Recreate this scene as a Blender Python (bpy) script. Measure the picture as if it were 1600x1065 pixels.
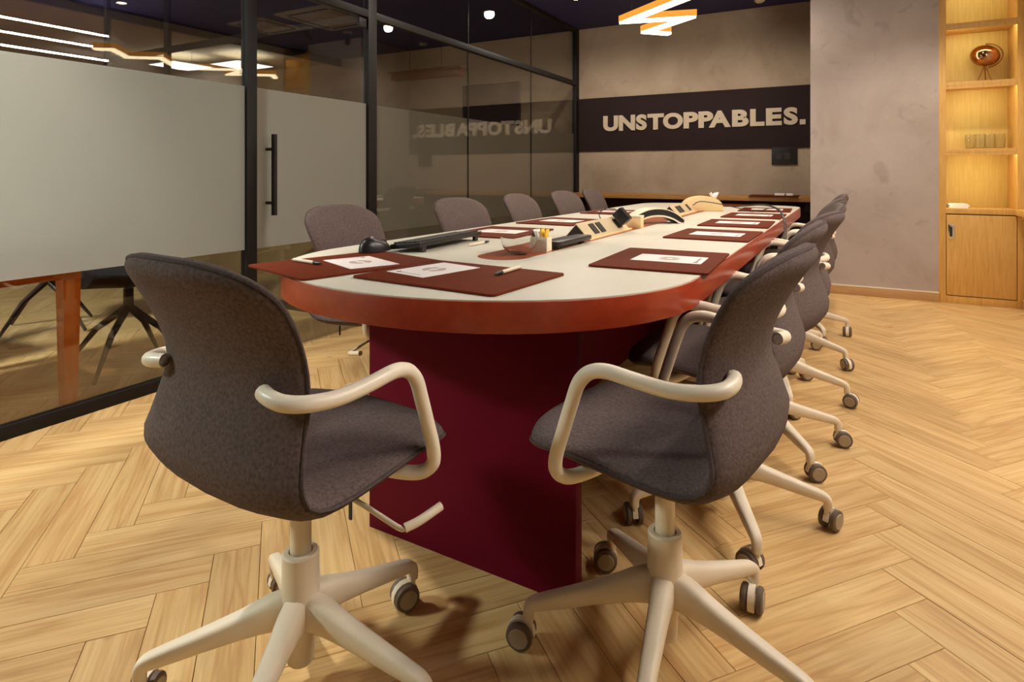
import bpy, bmesh, math, random
from mathutils import Vector, Matrix, Euler

random.seed(11)
SC = bpy.context.scene
for _o in list(bpy.data.objects):
    bpy.data.objects.remove(_o)

def lin(c):
    return tuple(((v / 255) / 12.92 if v / 255 <= 0.04045 else ((v / 255 + 0.055) / 1.055) ** 2.4) for v in c)

# ------------------------------------------------------------------ camera
CAM_H = 1.02
cam_d = bpy.data.cameras.new('camera')
cam_d.sensor_fit = 'HORIZONTAL'
cam_d.sensor_width = 36.0
cam_d.lens = 36.0 * 933.0 / 1600.0
cam_d.shift_y = -(532.5 - 269.6) / 1600.0
cam_d.clip_start = 0.02
cam = bpy.data.objects.new('camera', cam_d)
SC.collection.objects.link(cam)
cam.location = (0, 0, CAM_H)
cam.rotation_euler = (math.radians(90), 0, math.radians(28.94))
SC.camera = cam

# ------------------------------------------------------------------ world and exposure
world = bpy.data.worlds.new('world')
SC.world = world
world.use_nodes = True
world.node_tree.nodes['Background'].inputs[0].default_value = (0.9, 0.75, 0.6, 1)
world.node_tree.nodes['Background'].inputs[1].default_value = 0.03
SC.view_settings.view_transform = 'Standard'
SC.view_settings.look = 'None'
SC.view_settings.gamma = 1.0
SC.view_settings.use_curve_mapping = False
SC.view_settings.exposure = 0.30
SC.cycles.max_bounces = 10
SC.cycles.transparent_max_bounces = 16
SC.cycles.sample_clamp_indirect = 4.0
SC.cycles.caustics_reflective = False
SC.cycles.caustics_refractive = False

WARM = (1.0, 0.89, 0.74)
CEIL = 2.75
XG = -2.79          # inner face of the glass partition
YB = 6.73           # back wall
YP = 5.75           # pier wall and bookcase front
XR = 1.19           # right wall

# downlights: x, y, watts, cone in degrees (the fixtures are built further down)
DOWNLIGHTS = [
    (-2.31, 5.50, 48, 165), (-2.25, 3.4, 66, 120), (-2.42, 0.75, 215, 74),
    (-0.95, 3.0, 38, 115), (-0.95, 4.5, 42, 115),
    (0.85, 1.9, 40, 120), (0.80, 3.4, 34, 120), (0.60, 4.75, 68, 120), (-0.95, 5.45, 48, 165),
]

# ------------------------------------------------------------------ collection helpers
COL = SC.collection

def tag(o, label=None, cat=None, group=None, kind=None):
    if label: o['label'] = label
    if cat: o['category'] = cat
    if group: o['group'] = group
    if kind: o['kind'] = kind
    return o

def empty(name, loc=(0, 0, 0), rz=0.0, label=None, cat=None, group=None, kind=None):
    o = bpy.data.objects.new(name, None)
    o.empty_display_size = 0.05
    COL.objects.link(o)
    o.location = loc
    o.rotation_euler = (0, 0, rz)
    return tag(o, label, cat, group, kind)

class MB:
    """collects faces; build() links them as one mesh object"""
    def __init__(self):
        self.v = []; self.f = []; self.m = []; self.mi = 0
    def add(self, vs, fs):
        n = len(self.v)
        self.v += [tuple(p) for p in vs]
        self.f += [tuple(i + n for i in f) for f in fs]
        self.m += [self.mi] * len(fs)
        return self
    def box(self, x0, x1, y0, y1, z0, z1):
        vs = [(x, y, z) for z in (z0, z1) for y in (y0, y1) for x in (x0, x1)]
        return self.add(vs, [(0, 2, 3, 1), (4, 5, 7, 6), (0, 1, 5, 4), (2, 6, 7, 3), (0, 4, 6, 2), (1, 3, 7, 5)])
    def cyl(self, p, r, h, n=20, r2=None, axis='z', cap=True):
        r2 = r if r2 is None else r2
        vs = []
        for k, (rr, hh) in enumerate(((r, 0), (r2, h))):
            for i in range(n):
                a = 2 * math.pi * i / n
                c = (rr * math.cos(a), rr * math.sin(a), hh)
                if axis == 'x': c = (c[2], c[0], c[1])
                elif axis == 'y': c = (c[1], c[2], c[0])
                vs.append((p[0] + c[0], p[1] + c[1], p[2] + c[2]))
        fs = [(i, (i + 1) % n, n + (i + 1) % n, n + i) for i in range(n)]
        if cap: fs += [tuple(reversed(range(n))), tuple(range(n, 2 * n))]
        return self.add(vs, fs)
    def lathe(self, prof, n=24, c=(0, 0, 0), axis='z', close=False):
        vs = []
        for r, h in prof:
            for i in range(n):
                a = 2 * math.pi * i / n
                q = (r * math.cos(a), r * math.sin(a), h)
                if axis == 'x': q = (q[2], q[0], q[1])
                elif axis == 'y': q = (q[1], q[2], q[0])
                vs.append((c[0] + q[0], c[1] + q[1], c[2] + q[2]))
        fs = []
        m = len(prof)
        for k in range(m - 1 + (1 if close else 0)):
            k2 = (k + 1) % m
            for i in range(n):
                j = (i + 1) % n
                fs.append((k * n + i, k * n + j, k2 * n + j, k2 * n + i))
        if not close:
            fs.append(tuple(reversed(range(n))))
            fs.append(tuple((m - 1) * n + i for i in range(n)))
        return self.add(vs, fs)
    def tube(self, path, r, n=10, closed=False, cap=True, sx=1.0):
        P = [Vector(p) for p in path]
        m = len(P)
        rs = r if isinstance(r, (list, tuple)) else [r] * m
        vs = []
        up = None
        for i in range(m):
            a = P[(i - 1) % m] if (closed or i > 0) else P[0]
            b = P[(i + 1) % m] if (closed or i < m - 1) else P[-1]
            t = (b - a)
            if t.length < 1e-9: t = Vector((0, 0, 1))
            t.normalize()
            if up is None:
                up = Vector((0, 0, 1)) if abs(t.z) < 0.9 else Vector((1, 0, 0))
            s = t.cross(up)
            if s.length < 1e-6:
                s = t.cross(Vector((1, 0, 0)))
            s.normalize()
            up = s.cross(t).normalized()
            for k in range(n):
                an = 2 * math.pi * k / n
                vs.append(P[i] + s * (math.cos(an) * rs[i] * sx) + up * (math.sin(an) * rs[i]))
        fs = []
        for i in range(m if closed else m - 1):
            j = (i + 1) % m
            for k in range(n):
                l = (k + 1) % n
                fs.append((i * n + k, i * n + l, j * n + l, j * n + k))
        if cap and not closed:
            fs.append(tuple(reversed(range(n))))
            fs.append(tuple((m - 1) * n + k for k in range(n)))
        return self.add(vs, fs)
    def prism(self, poly, z0, z1):
        n = len(poly)
        vs = [(x, y, z0) for x, y in poly] + [(x, y, z1) for x, y in poly]
        fs = [(i, (i + 1) % n, n + (i + 1) % n, n + i) for i in range(n)]
        fs += [tuple(reversed(range(n))), tuple(range(n, 2 * n))]
        return self.add(vs, fs)
    def mesh(self, name, mats, smooth=None, bevel=None):
        me = bpy.data.meshes.new(name)
        me.from_pydata(self.v, [], self.f)
        if not isinstance(mats, (list, tuple)): mats = [mats]
        for mt in mats: me.materials.append(mt)
        for p, k in zip(me.polygons, self.m): p.material_index = k
        bm = bmesh.new(); bm.from_mesh(me)
        bmesh.ops.recalc_face_normals(bm, faces=bm.faces)
        if bevel:
            bmesh.ops.bevel(bm, geom=[e for e in bm.edges if len(e.link_faces) == 2 and e.calc_face_angle(0) > 0.6],
                            offset=bevel, segments=2, profile=0.6, affect='EDGES', clamp_overlap=True)
        bm.to_mesh(me); bm.free()
        if smooth is not None:
            me.shade_smooth()
            me.set_sharp_from_angle(angle=math.radians(smooth))
        me.update()
        return me
    def build(self, name, mats, parent=None, smooth=None, bevel=None, loc=None, rz=0.0):
        o = bpy.data.objects.new(name, self.mesh(name, mats, smooth, bevel))
        COL.objects.link(o)
        if parent: o.parent = parent
        if loc is not None: o.location = loc
        if rz: o.rotation_euler = (0, 0, rz)
        return o

def box(name, b, mat, parent=None, bevel=None, **k):
    return MB().box(*b).build(name, mat, parent, smooth=40 if bevel else None, bevel=bevel, **k)

def copy_tree(o, parent=None):
    c = o.copy(); COL.objects.link(c)
    c.parent = parent
    for ch in list(o.children): copy_tree(ch, c)
    return c

def catmull(pts, per=6, closed=False):
    P = [Vector(p) for p in pts]; n = len(P); out = []
    rng = n if closed else n - 1
    for i in range(rng):
        p1, p2 = P[i], P[(i + 1) % n]
        p0 = P[(i - 1) % n] if (closed or i > 0) else p1 * 2 - p2
        p3 = P[(i + 2) % n] if (closed or i < n - 2) else p2 * 2 - p1
        for k in range(per):
            t = k / per
            out.append(0.5 * ((2 * p1) + (p2 - p0) * t + (2 * p0 - 5 * p1 + 4 * p2 - p3) * t * t + (3 * p1 - p0 - 3 * p2 + p3) * t ** 3))
    if not closed: out.append(P[-1])
    return out

def rrect(x0, x1, y0, y1, r, n=5):
    out = []
    for cx, cy, a0 in ((x1 - r, y1 - r, 0), (x0 + r, y1 - r, 90), (x0 + r, y0 + r, 180), (x1 - r, y0 + r, 270)):
        for k in range(n + 1):
            a = math.radians(a0 + 90 * k / n)
            out.append((cx + r * math.cos(a), cy + r * math.sin(a)))
    return out

# ------------------------------------------------------------------ materials
def new_mat(name):
    m = bpy.data.materials.new(name); m.use_nodes = True
    nt = m.node_tree; nt.nodes.clear()
    out = nt.nodes.new('ShaderNodeOutputMaterial')
    return m, nt, out

def N(nt, typ, **kw):
    n = nt.nodes.new(typ)
    for k, v in kw.items():
        if k.startswith('i_'):
            n.inputs[k[2:].replace('_', ' ')].default_value = v
        else:
            setattr(n, k, v)
    return n

def plain(name, col, rough=0.5, metal=0.0, var=0.08, scale=40.0, bump=0.0, coat=0.0, spec=0.5, stretch=(1, 1, 1), bscale=None):
    """principled with a soft noise variation of the colour and optional fine relief"""
    m, nt, out = new_mat(name)
    b = N(nt, 'ShaderNodeBsdfPrincipled')
    b.inputs['Roughness'].default_value = rough
    b.inputs['Metallic'].default_value = metal
    b.inputs['Coat Weight'].default_value = coat
    b.inputs['Coat Roughness'].default_value = 0.15
    b.inputs['Specular IOR Level'].default_value = spec
    tc = N(nt, 'ShaderNodeTexCoord')
    mp = N(nt, 'ShaderNodeMapping'); mp.inputs['Scale'].default_value = stretch
    nt.links.new(tc.outputs['Object'], mp.inputs['Vector'])
    no = N(nt, 'ShaderNodeTexNoise'); no.inputs['Scale'].default_value = scale; no.inputs['Detail'].default_value = 4
    nt.links.new(mp.outputs[0], no.inputs['Vector'])
    cr = N(nt, 'ShaderNodeValToRGB')
    cr.color_ramp.elements[0].position = 0.3; cr.color_ramp.elements[1].position = 0.7
    cr.color_ramp.elements[0].color = (*[max(0, c * (1 - var)) for c in col], 1)
    cr.color_ramp.elements[1].color = (*[min(1, c * (1 + var)) for c in col], 1)
    nt.links.new(no.outputs['Fac'], cr.inputs[0])
    nt.links.new(cr.outputs[0], b.inputs['Base Color'])
    if bump:
        n2 = N(nt, 'ShaderNodeTexNoise'); n2.inputs['Scale'].default_value = bscale or scale * 4; n2.inputs['Detail'].default_value = 3
        nt.links.new(mp.outputs[0], n2.inputs['Vector'])
        bp = N(nt, 'ShaderNodeBump'); bp.inputs['Strength'].default_value = bump; bp.inputs['Distance'].default_value = 0.002
        nt.links.new(n2.outputs['Fac'], bp.inputs['Height'])
        nt.links.new(bp.outputs[0], b.inputs['Normal'])
    nt.links.new(b.outputs[0], out.inputs[0])
    return m

def emis(name, col, strength):
    m, nt, out = new_mat(name)
    e = N(nt, 'ShaderNodeEmission'); e.inputs[0].default_value = (*col, 1); e.inputs[1].default_value = strength
    nt.links.new(e.outputs[0], out.inputs[0])
    return m

def wood(name, dark, light, axis=2, scale=6.0, rough=0.45, coat=0.0, grain=14.0):
    m, nt, out = new_mat(name)
    b = N(nt, 'ShaderNodeBsdfPrincipled'); b.inputs['Roughness'].default_value = rough; b.inputs['Coat Weight'].default_value = coat
    b.inputs['Coat Roughness'].default_value = 0.12
    tc = N(nt, 'ShaderNodeTexCoord'); mp = N(nt, 'ShaderNodeMapping')
    s = [grain] * 3; s[axis] = 1.0
    mp.inputs['Scale'].default_value = s
    nt.links.new(tc.outputs['Object'], mp.inputs['Vector'])
    no = N(nt, 'ShaderNodeTexNoise'); no.inputs['Scale'].default_value = scale; no.inputs['Detail'].default_value = 6; no.inputs['Distortion'].default_value = 0.6
    nt.links.new(mp.outputs[0], no.inputs['Vector'])
    cr = N(nt, 'ShaderNodeValToRGB')
    cr.color_ramp.elements[0].position = 0.28; cr.color_ramp.elements[1].position = 0.72
    cr.color_ramp.elements[0].color = (*dark, 1); cr.color_ramp.elements[1].color = (*light, 1)
    nt.links.new(no.outputs['Fac'], cr.inputs[0]); nt.links.new(cr.outputs[0], b.inputs['Base Color'])
    nt.links.new(b.outputs[0], out.inputs[0])
    return m

def plaster(name, c0, c1, c2):
    m, nt, out = new_mat(name)
    b = N(nt, 'ShaderNodeBsdfPrincipled'); b.inputs['Roughness'].default_value = 0.72; b.inputs['Specular IOR Level'].default_value = 0.25
    tc = N(nt, 'ShaderNodeTexCoord')
    n1 = N(nt, 'ShaderNodeTexNoise'); n1.inputs['Scale'].default_value = 1.7; n1.inputs['Detail'].default_value = 8; n1.inputs['Roughness'].default_value = 0.62; n1.inputs['Distortion'].default_value = 0.5
    n2 = N(nt, 'ShaderNodeTexNoise'); n2.inputs['Scale'].default_value = 5.2; n2.inputs['Detail'].default_value = 7; n2.inputs['Distortion'].default_value = 1.2
    for n in (n1, n2): nt.links.new(tc.outputs['Object'], n.inputs['Vector'])
    cr = N(nt, 'ShaderNodeValToRGB')
    e = cr.color_ramp.elements
    e[0].position = 0.30; e[0].color = (*c0, 1); e[1].position = 0.72; e[1].color = (*c2, 1)
    k = e.new(0.5); k.color = (*c1, 1)
    nt.links.new(n1.outputs['Fac'], cr.inputs[0])
    cr2 = N(nt, 'ShaderNodeValToRGB'); e = cr2.color_ramp.elements
    e[0].position = 0.26; e[0].color = (0.72, 0.68, 0.66, 1); e[1].position = 0.40; e[1].color = (1, 1, 1, 1)
    nt.links.new(n2.outputs['Fac'], cr2.inputs[0])
    mx = N(nt, 'ShaderNodeMix', data_type='RGBA', blend_type='MULTIPLY'); mx.inputs[0].default_value = 0.5
    nt.links.new(cr.outputs[0], mx.inputs[6]); nt.links.new(cr2.outputs[0], mx.inputs[7])
    nt.links.new(mx.outputs[2], b.inputs['Base Color'])
    n3 = N(nt, 'ShaderNodeTexNoise'); n3.inputs['Scale'].default_value = 60; n3.inputs['Detail'].default_value = 5
    nt.links.new(tc.outputs['Object'], n3.inputs['Vector'])
    bp = N(nt, 'ShaderNodeBump'); bp.inputs['Strength'].default_value = 0.25; bp.inputs['Distance'].default_value = 0.004
    nt.links.new(n3.outputs['Fac'], bp.inputs['Height']); nt.links.new(bp.outputs[0], b.inputs['Normal'])
    nt.links.new(b.outputs[0], out.inputs[0])
    return m

def clear_glass(name, tint, ior=1.5):
    """thin pane: transmits straight through, mirrors by Fresnel on each face"""
    m, nt, out = new_mat(name)
    g = N(nt, 'ShaderNodeNewGeometry')
    mth = N(nt, 'ShaderNodeMix', data_type='FLOAT')
    mth.inputs[2].default_value = ior; mth.inputs[3].default_value = 1.0 / ior
    nt.links.new(g.outputs['Backfacing'], mth.inputs[0])
    fr = N(nt, 'ShaderNodeFresnel'); nt.links.new(mth.outputs[0], fr.inputs['IOR'])
    tr = N(nt, 'ShaderNodeBsdfTransparent'); tr.inputs[0].default_value = (*tint, 1)
    gl = N(nt, 'ShaderNodeBsdfGlossy'); gl.inputs['Roughness'].default_value = 0.0; gl.inputs[0].default_value = (1, 1, 1, 1)
    mx = N(nt, 'ShaderNodeMixShader')
    nt.links.new(fr.outputs[0], mx.inputs[0]); nt.links.new(tr.outputs[0], mx.inputs[1]); nt.links.new(gl.outputs[0], mx.inputs[2])
    nt.links.new(mx.outputs[0], out.inputs[0])
    return m

def real_glass(name):
    m, nt, out = new_mat(name)
    g = N(nt, 'ShaderNodeBsdfGlass'); g.inputs['IOR'].default_value = 1.45; g.inputs['Roughness'].default_value = 0.0; g.inputs[0].default_value = (0.97, 0.97, 0.96, 1)
    nt.links.new(g.outputs[0], out.inputs[0])
    return m

def frosted(name):
    m, nt, out = new_mat(name)
    t = N(nt, 'ShaderNodeBsdfTranslucent'); t.inputs[0].default_value = (0.92, 0.90, 0.85, 1)
    d = N(nt, 'ShaderNodeBsdfDiffuse'); d.inputs[0].default_value = (0.50, 0.46, 0.40, 1)
    r = N(nt, 'ShaderNodeBsdfRefraction'); r.inputs['Roughness'].default_value = 0.30; r.inputs['IOR'].default_value = 1.10
    r.inputs[0].default_value = (0.92, 0.90, 0.86, 1)
    m1 = N(nt, 'ShaderNodeMixShader'); m1.inputs[0].default_value = 0.25
    nt.links.new(t.outputs[0], m1.inputs[1]); nt.links.new(d.outputs[0], m1.inputs[2])
    m2 = N(nt, 'ShaderNodeMixShader'); m2.inputs[0].default_value = 0.22
    nt.links.new(m1.outputs[0], m2.inputs[1]); nt.links.new(r.outputs[0], m2.inputs[2])
    nt.links.new(m2.outputs[0], out.inputs[0])
    return m

def floor_wood():
    m, nt, out = new_mat('oak_plank')
    b = N(nt, 'ShaderNodeBsdfPrincipled'); b.inputs['Roughness'].default_value = 0.42; b.inputs['Specular IOR Level'].default_value = 0.35
    uv = N(nt, 'ShaderNodeUVMap'); uv.uv_map = 'UVMap'
    oi = N(nt, 'ShaderNodeObjectInfo'); g = N(nt, 'ShaderNodeNewGeometry')
    ad = N(nt, 'ShaderNodeMath', operation='ADD'); nt.links.new(oi.outputs['Random'], ad.inputs[0]); nt.links.new(g.outputs['Random Per Island'], ad.inputs[1])
    fr = N(nt, 'ShaderNodeMath', operation='FRACT'); nt.links.new(ad.outputs[0], fr.inputs[0])
    off = N(nt, 'ShaderNodeMath', operation='MULTIPLY'); off.inputs[1].default_value = 57.0; nt.links.new(fr.outputs[0], off.inputs[0])
    cx = N(nt, 'ShaderNodeCombineXYZ'); nt.links.new(off.outputs[0], cx.inputs[0]); nt.links.new(off.outputs[0], cx.inputs[1]); nt.links.new(off.outputs[0], cx.inputs[2])
    va = N(nt, 'ShaderNodeVectorMath', operation='ADD'); nt.links.new(uv.outputs[0], va.inputs[0]); nt.links.new(cx.outputs[0], va.inputs[1])
    # long flowing cathedral grain
    mp = N(nt, 'ShaderNodeMapping'); mp.inputs['Scale'].default_value = (0.9, 12.0, 1.0); nt.links.new(va.outputs[0], mp.inputs['Vector'])
    n1 = N(nt, 'ShaderNodeTexNoise'); n1.inputs['Scale'].default_value = 1.6; n1.inputs['Detail'].default_value = 2.5; n1.inputs['Distortion'].default_value = 0.35
    nt.links.new(mp.outputs[0], n1.inputs['Vector'])
    rg = N(nt, 'ShaderNodeMath', operation='MULTIPLY'); rg.inputs[1].default_value = 4.0; nt.links.new(n1.outputs['Fac'], rg.inputs[0])
    f2 = N(nt, 'ShaderNodeMath', operation='PINGPONG'); f2.inputs[1].default_value = 1.0; nt.links.new(rg.outputs[0], f2.inputs[0])
    # fine pores
    mp2 = N(nt, 'ShaderNodeMapping'); mp2.inputs['Scale'].default_value = (6, 130, 1); nt.links.new(va.outputs[0], mp2.inputs['Vector'])
    n2 = N(nt, 'ShaderNodeTexNoise'); n2.inputs['Scale'].default_value = 1.0; n2.inputs['Detail'].default_value = 3
    nt.links.new(mp2.outputs[0], n2.inputs['Vector'])
    # knots
    mp3 = N(nt, 'ShaderNodeMapping'); mp3.inputs['Scale'].default_value = (1.0, 1.7, 1.0); nt.links.new(va.outputs[0], mp3.inputs['Vector'])
    vo = N(nt, 'ShaderNodeTexVoronoi'); vo.inputs['Scale'].default_value = 2.6; nt.links.new(mp3.outputs[0], vo.inputs['Vector'])
    kr = N(nt, 'ShaderNodeValToRGB'); e = kr.color_ramp.elements
    e[0].position = 0.0; e[0].color = (0.42, 0.30, 0.2, 1); e[1].position = 0.09; e[1].color = (1, 1, 1, 1)
    nt.links.new(vo.outputs['Distance'], kr.inputs[0])
    cr = N(nt, 'ShaderNodeValToRGB'); e = cr.color_ramp.elements
    e[0].position = 0.0; e[0].color = (*lin((200, 158, 103)), 1); e[1].position = 0.75; e[1].color = (*lin((221, 187, 132)), 1)
    k = e.new(0.22); k.color = (*lin((213, 175, 119)), 1)
    nt.links.new(f2.outputs[0], cr.inputs[0])
    cr2 = N(nt, 'ShaderNodeValToRGB'); e = cr2.color_ramp.elements
    e[0].position = 0.32; e[0].color = (0.80, 0.76, 0.70, 1); e[1].position = 0.6; e[1].color = (1, 1, 1, 1)
    nt.links.new(n2.outputs['Fac'], cr2.inputs[0])
    mx = N(nt, 'ShaderNodeMix', data_type='RGBA', blend_type='MULTIPLY'); mx.inputs[0].default_value = 0.75
    nt.links.new(cr.outputs[0], mx.inputs[6]); nt.links.new(cr2.outputs[0], mx.inputs[7])
    mk = N(nt, 'ShaderNodeMix', data_type='RGBA', blend_type='MULTIPLY'); mk.inputs[0].default_value = 0.8
    nt.links.new(mx.outputs[2], mk.inputs[6]); nt.links.new(kr.outputs[0], mk.inputs[7])
    # plank to plank tone
    tn = N(nt, 'ShaderNodeMapRange'); tn.inputs[3].default_value = 0.92; tn.inputs[4].default_value = 1.06; nt.links.new(fr.outputs[0], tn.inputs[0])
    hs = N(nt, 'ShaderNodeHueSaturation'); nt.links.new(tn.outputs[0], hs.inputs['Value']); nt.links.new(mk.outputs[2], hs.inputs['Color'])
    nt.links.new(hs.outputs[0], b.inputs['Base Color'])
    bp = N(nt, 'ShaderNodeBump'); bp.inputs['Strength'].default_value = 0.12; bp.inputs['Distance'].default_value = 0.001
    nt.links.new(n2.outputs['Fac'], bp.inputs['Height']); nt.links.new(bp.outputs[0], b.inputs['Normal'])
    nt.links.new(b.outputs[0], out.inputs[0])
    return m

M = dict(
    oak=floor_wood(),
    joint=plain('floor_joint', lin((92, 62, 34)), 0.8),
    ceil=plain('ceiling_paint', lin((40, 38, 88)), 0.75, var=0.05, scale=3),
    plaster=plaster('grey_plaster', lin((168, 153, 145)), lin((178, 165, 158)), lin((186, 174, 168))),
    plaster_back=plaster('taupe_plaster', lin((158, 139, 120)), lin((172, 153, 133)), lin((184, 165, 145))),
    white_wall=plain('white_paint', lin((226, 218, 204)), 0.7, var=0.02, scale=4),
    black_frame=plain('black_metal', lin((20, 14, 14)), 0.55, var=0.1, spec=0.3),
    seam=plain('glass_seam', lin((34, 28, 26)), 0.4),
    glass=clear_glass('partition_glass', (0.82, 0.81, 0.78), 1.8),
    frost=frosted('frosted_film'),
    top_white=plain('cream_laminate', lin((208, 200, 184)), 0.38, var=0.02, scale=8),
    cherry=wood('cherry_veneer', lin((144, 46, 20)), lin((164, 58, 26)), axis=1, scale=4, rough=0.35, coat=0.15, grain=10),
    maroon=plain('maroon_panel', lin((98, 8, 34)), 0.5, var=0.06, scale=5, spec=0.08),
    inlay=wood('inlay_veneer', lin((140, 62, 34)), lin((172, 84, 52)), axis=1, scale=6, rough=0.25, coat=0.2),
    leather=plain('brown_leather', lin((94, 33, 7)), 0.65, var=0.12, scale=60, bump=0.3, spec=0.1),
    paper=plain('paper', lin((226, 214, 210)), 0.7, var=0.02),
    print_grey=plain('print_grey', lin((176, 156, 146)), 0.8, var=0.05),
    print_dark=plain('print_dark', lin((92, 74, 70)), 0.8, var=0.05),
    fabric=plain('grey_wool', lin((94, 80, 77)), 0.92, var=0.30, scale=170, bump=0.5, spec=0.15, bscale=420),
    piping=plain('wool_piping', lin((78, 66, 64)), 0.9, var=0.2, scale=200, spec=0.15),
    white_metal=plain('warm_white_enamel', lin((228, 214, 192)), 0.38, var=0.02, scale=10),
    white_plast=plain('warm_white_plastic', lin((222, 206, 182)), 0.5, var=0.02, scale=10),
    tyre=plain('grey_brown_tyre', lin((98, 82, 68)), 0.6, var=0.08),
    hubcap=plain('beige_hubcap', lin((160, 142, 118)), 0.5, var=0.05),
    black_plast=plain('black_plastic', lin((26, 21, 21)), 0.35, var=0.1),
    dark_plast=plain('dark_plastic', lin((44, 36, 34)), 0.5, var=0.1),
    chrome=plain('chrome', (0.75, 0.72, 0.68), 0.2, metal=1.0, var=0.02),
    alu=plain('champagne_metal', lin((206, 184, 150)), 0.45, metal=0.2, var=0.03),
    cream=plain('cream_plastic', lin((228, 198, 146)), 0.5, var=0.03),
    bookback=wood('pale_back_veneer', lin((214, 184, 104)), lin((230, 202, 124)), axis=2, scale=5, rough=0.5, grain=16),  # same oak as the shelves, with the LED glow put into its colour
    bookwood=wood('honey_oak', lin((204, 154, 78)), lin((226, 179, 102)), axis=2, scale=5, rough=0.45, grain=16),
    shelfwood=wood('shelf_oak', lin((150, 106, 58)), lin((182, 134, 78)), axis=0, scale=5, rough=0.5),
    base_wood=wood('baseboard_oak', lin((176, 136, 92)), lin((200, 160, 112)), axis=0, scale=5, rough=0.5),
    orange=wood('orange_wood', lin((224, 106, 18)), lin((240, 128, 32)), axis=2, scale=4, rough=0.4),
    band=plain('dark_band_paint', lin((45, 33, 33)), 0.7, var=0.06, scale=5, spec=0.12),
    letter=plain('letter_cream', lin((200, 183, 160)), 0.6, var=0.02),
    copper=plain('antique_copper', lin((176, 128, 96)), 0.16, metal=1.0, var=0.25, scale=14),
    bronze=plain('bronze_rod', lin((150, 96, 44)), 0.35, metal=0.6, var=0.1),
    tumbler=real_glass('drinking_glass'),
    bowlglass=real_glass('bowl_glass'),
    tvscreen=plain('tv_screen', lin((20, 16, 22)), 0.2, var=0.02),
    darkchair=plain('charcoal_shell', lin((40, 34, 36)), 0.6, var=0.1),
    tanchair=plain('tan_shell', lin((168, 140, 104)), 0.7, var=0.1),
    steel=plain('dark_steel', lin((58, 48, 44)), 0.4, metal=0.5, var=0.1),
    pendwood=wood('pendant_wood', lin((104, 62, 36)), lin((140, 86, 50)), axis=0, scale=5),
    grille=plain('vent_grille', lin((176, 160, 140)), 0.6, var=0.03),
    neon=emis('neon_core', (1.0, 0.80, 0.50), 6.0),
    neon_side=emis('neon_channel', (1.0, 0.36, 0.05), 0.9),
    ledwarm=emis('warm_led', (1.0, 0.97, 0.62), 28.0),
    lamp=emis('lamp_disc', (1.0, 0.86, 0.66), 18.0),
    tubewhite=emis('white_tube', (1.0, 0.93, 0.82), 165.0),
    panelwhite=emis('white_panel', (0.90, 0.97, 1.0), 4.0),  # added pair, imitates a white glow mirrored in the partition
    panelbright=emis('bright_panel', (0.88, 1.0, 0.97), 330.0),
    panelup=emis('up_glow', (0.86, 1.0, 1.0), 9.0),  # added upward glow above that pair, lights the soffit
    soffit=plain('soffit_paint', lin((150, 126, 100)), 0.8, var=0.08, scale=3),
    panelmid=emis('mid_panel', (0.95, 0.95, 0.88), 5.0),  # added fill, brightens the frosted door film from the office side
    sugar_y=plain('yellow_paper', lin((232, 190, 60)), 0.7),
    sugar_b=plain('brown_paper', lin((112, 62, 40)), 0.7),
    kraft=plain('tissue', lin((244, 238, 232)), 0.9, var=0.02),
)

# ================================================================== STRUCTURE
# ---- herringbone floor: plank W x L, laid at 50 degrees
PW, PL, GAP = 0.115, 0.575, 0.0012
UA = math.radians(50.2)
U = Vector((math.cos(UA), math.sin(UA))); V = Vector((-math.sin(UA), math.cos(UA)))
ORG = Vector((-1.471, 1.013)) - U * PL - V * PW

floor = box('floor', (-10.2, XR + 0.1, -2.7, YB + 0.1, -0.06, -0.006), M['joint'])
tag(floor, kind='structure')

def plank_geo():
    g = GAP / 2; c = 0.0010; t = 0.006
    x0, x1, y0, y1 = g, PL - g, g, PW - g
    vs = [(x0, y0, -t), (x1, y0, -t), (x1, y1, -t), (x0, y1, -t),
          (x0, y0, -c), (x1, y0, -c), (x1, y1, -c), (x0, y1, -c),
          (x0 + c, y0 + c, 0), (x1 - c, y0 + c, 0), (x1 - c, y1 - c, 0), (x0 + c, y1 - c, 0)]
    fs = [(0, 1, 5, 4), (1, 2, 6, 5), (2, 3, 7, 6), (3, 0, 4, 7), (4, 5, 9, 8), (5, 6, 10, 9), (6, 7, 11, 10), (7, 4, 8, 11), (8, 9, 10, 11)]
    return vs, fs

def plank_mesh(name, xforms):
    vs, fs = plank_geo(); V_, F_, UVs = [], [], []
    for T in xforms:
        n = len(V_)
        V_ += [tuple(T @ Vector(p)) for p in vs]; F_ += [tuple(i + n for i in f) for f in fs]
        for f in fs: UVs += [(vs[i][0], vs[i][1]) for i in f]
    me = bpy.data.meshes.new(name); me.from_pydata(V_, [], F_)
    ul = me.uv_layers.new(name='UVMap'); ul.data.foreach_set('uv', [c for p in UVs for c in p])
    me.materials.append(M['oak']); me.update()
    return me

def proj(x, y, z=0.0):
    a = math.radians(28.94); s, c = math.sin(a), math.cos(a)
    d = -x * s + y * c
    if d < 0.15: return None
    return 800 + 933 * (x * c + y * s) / d, 269.6 - 933 * (z - CAM_H) / d, d

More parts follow.
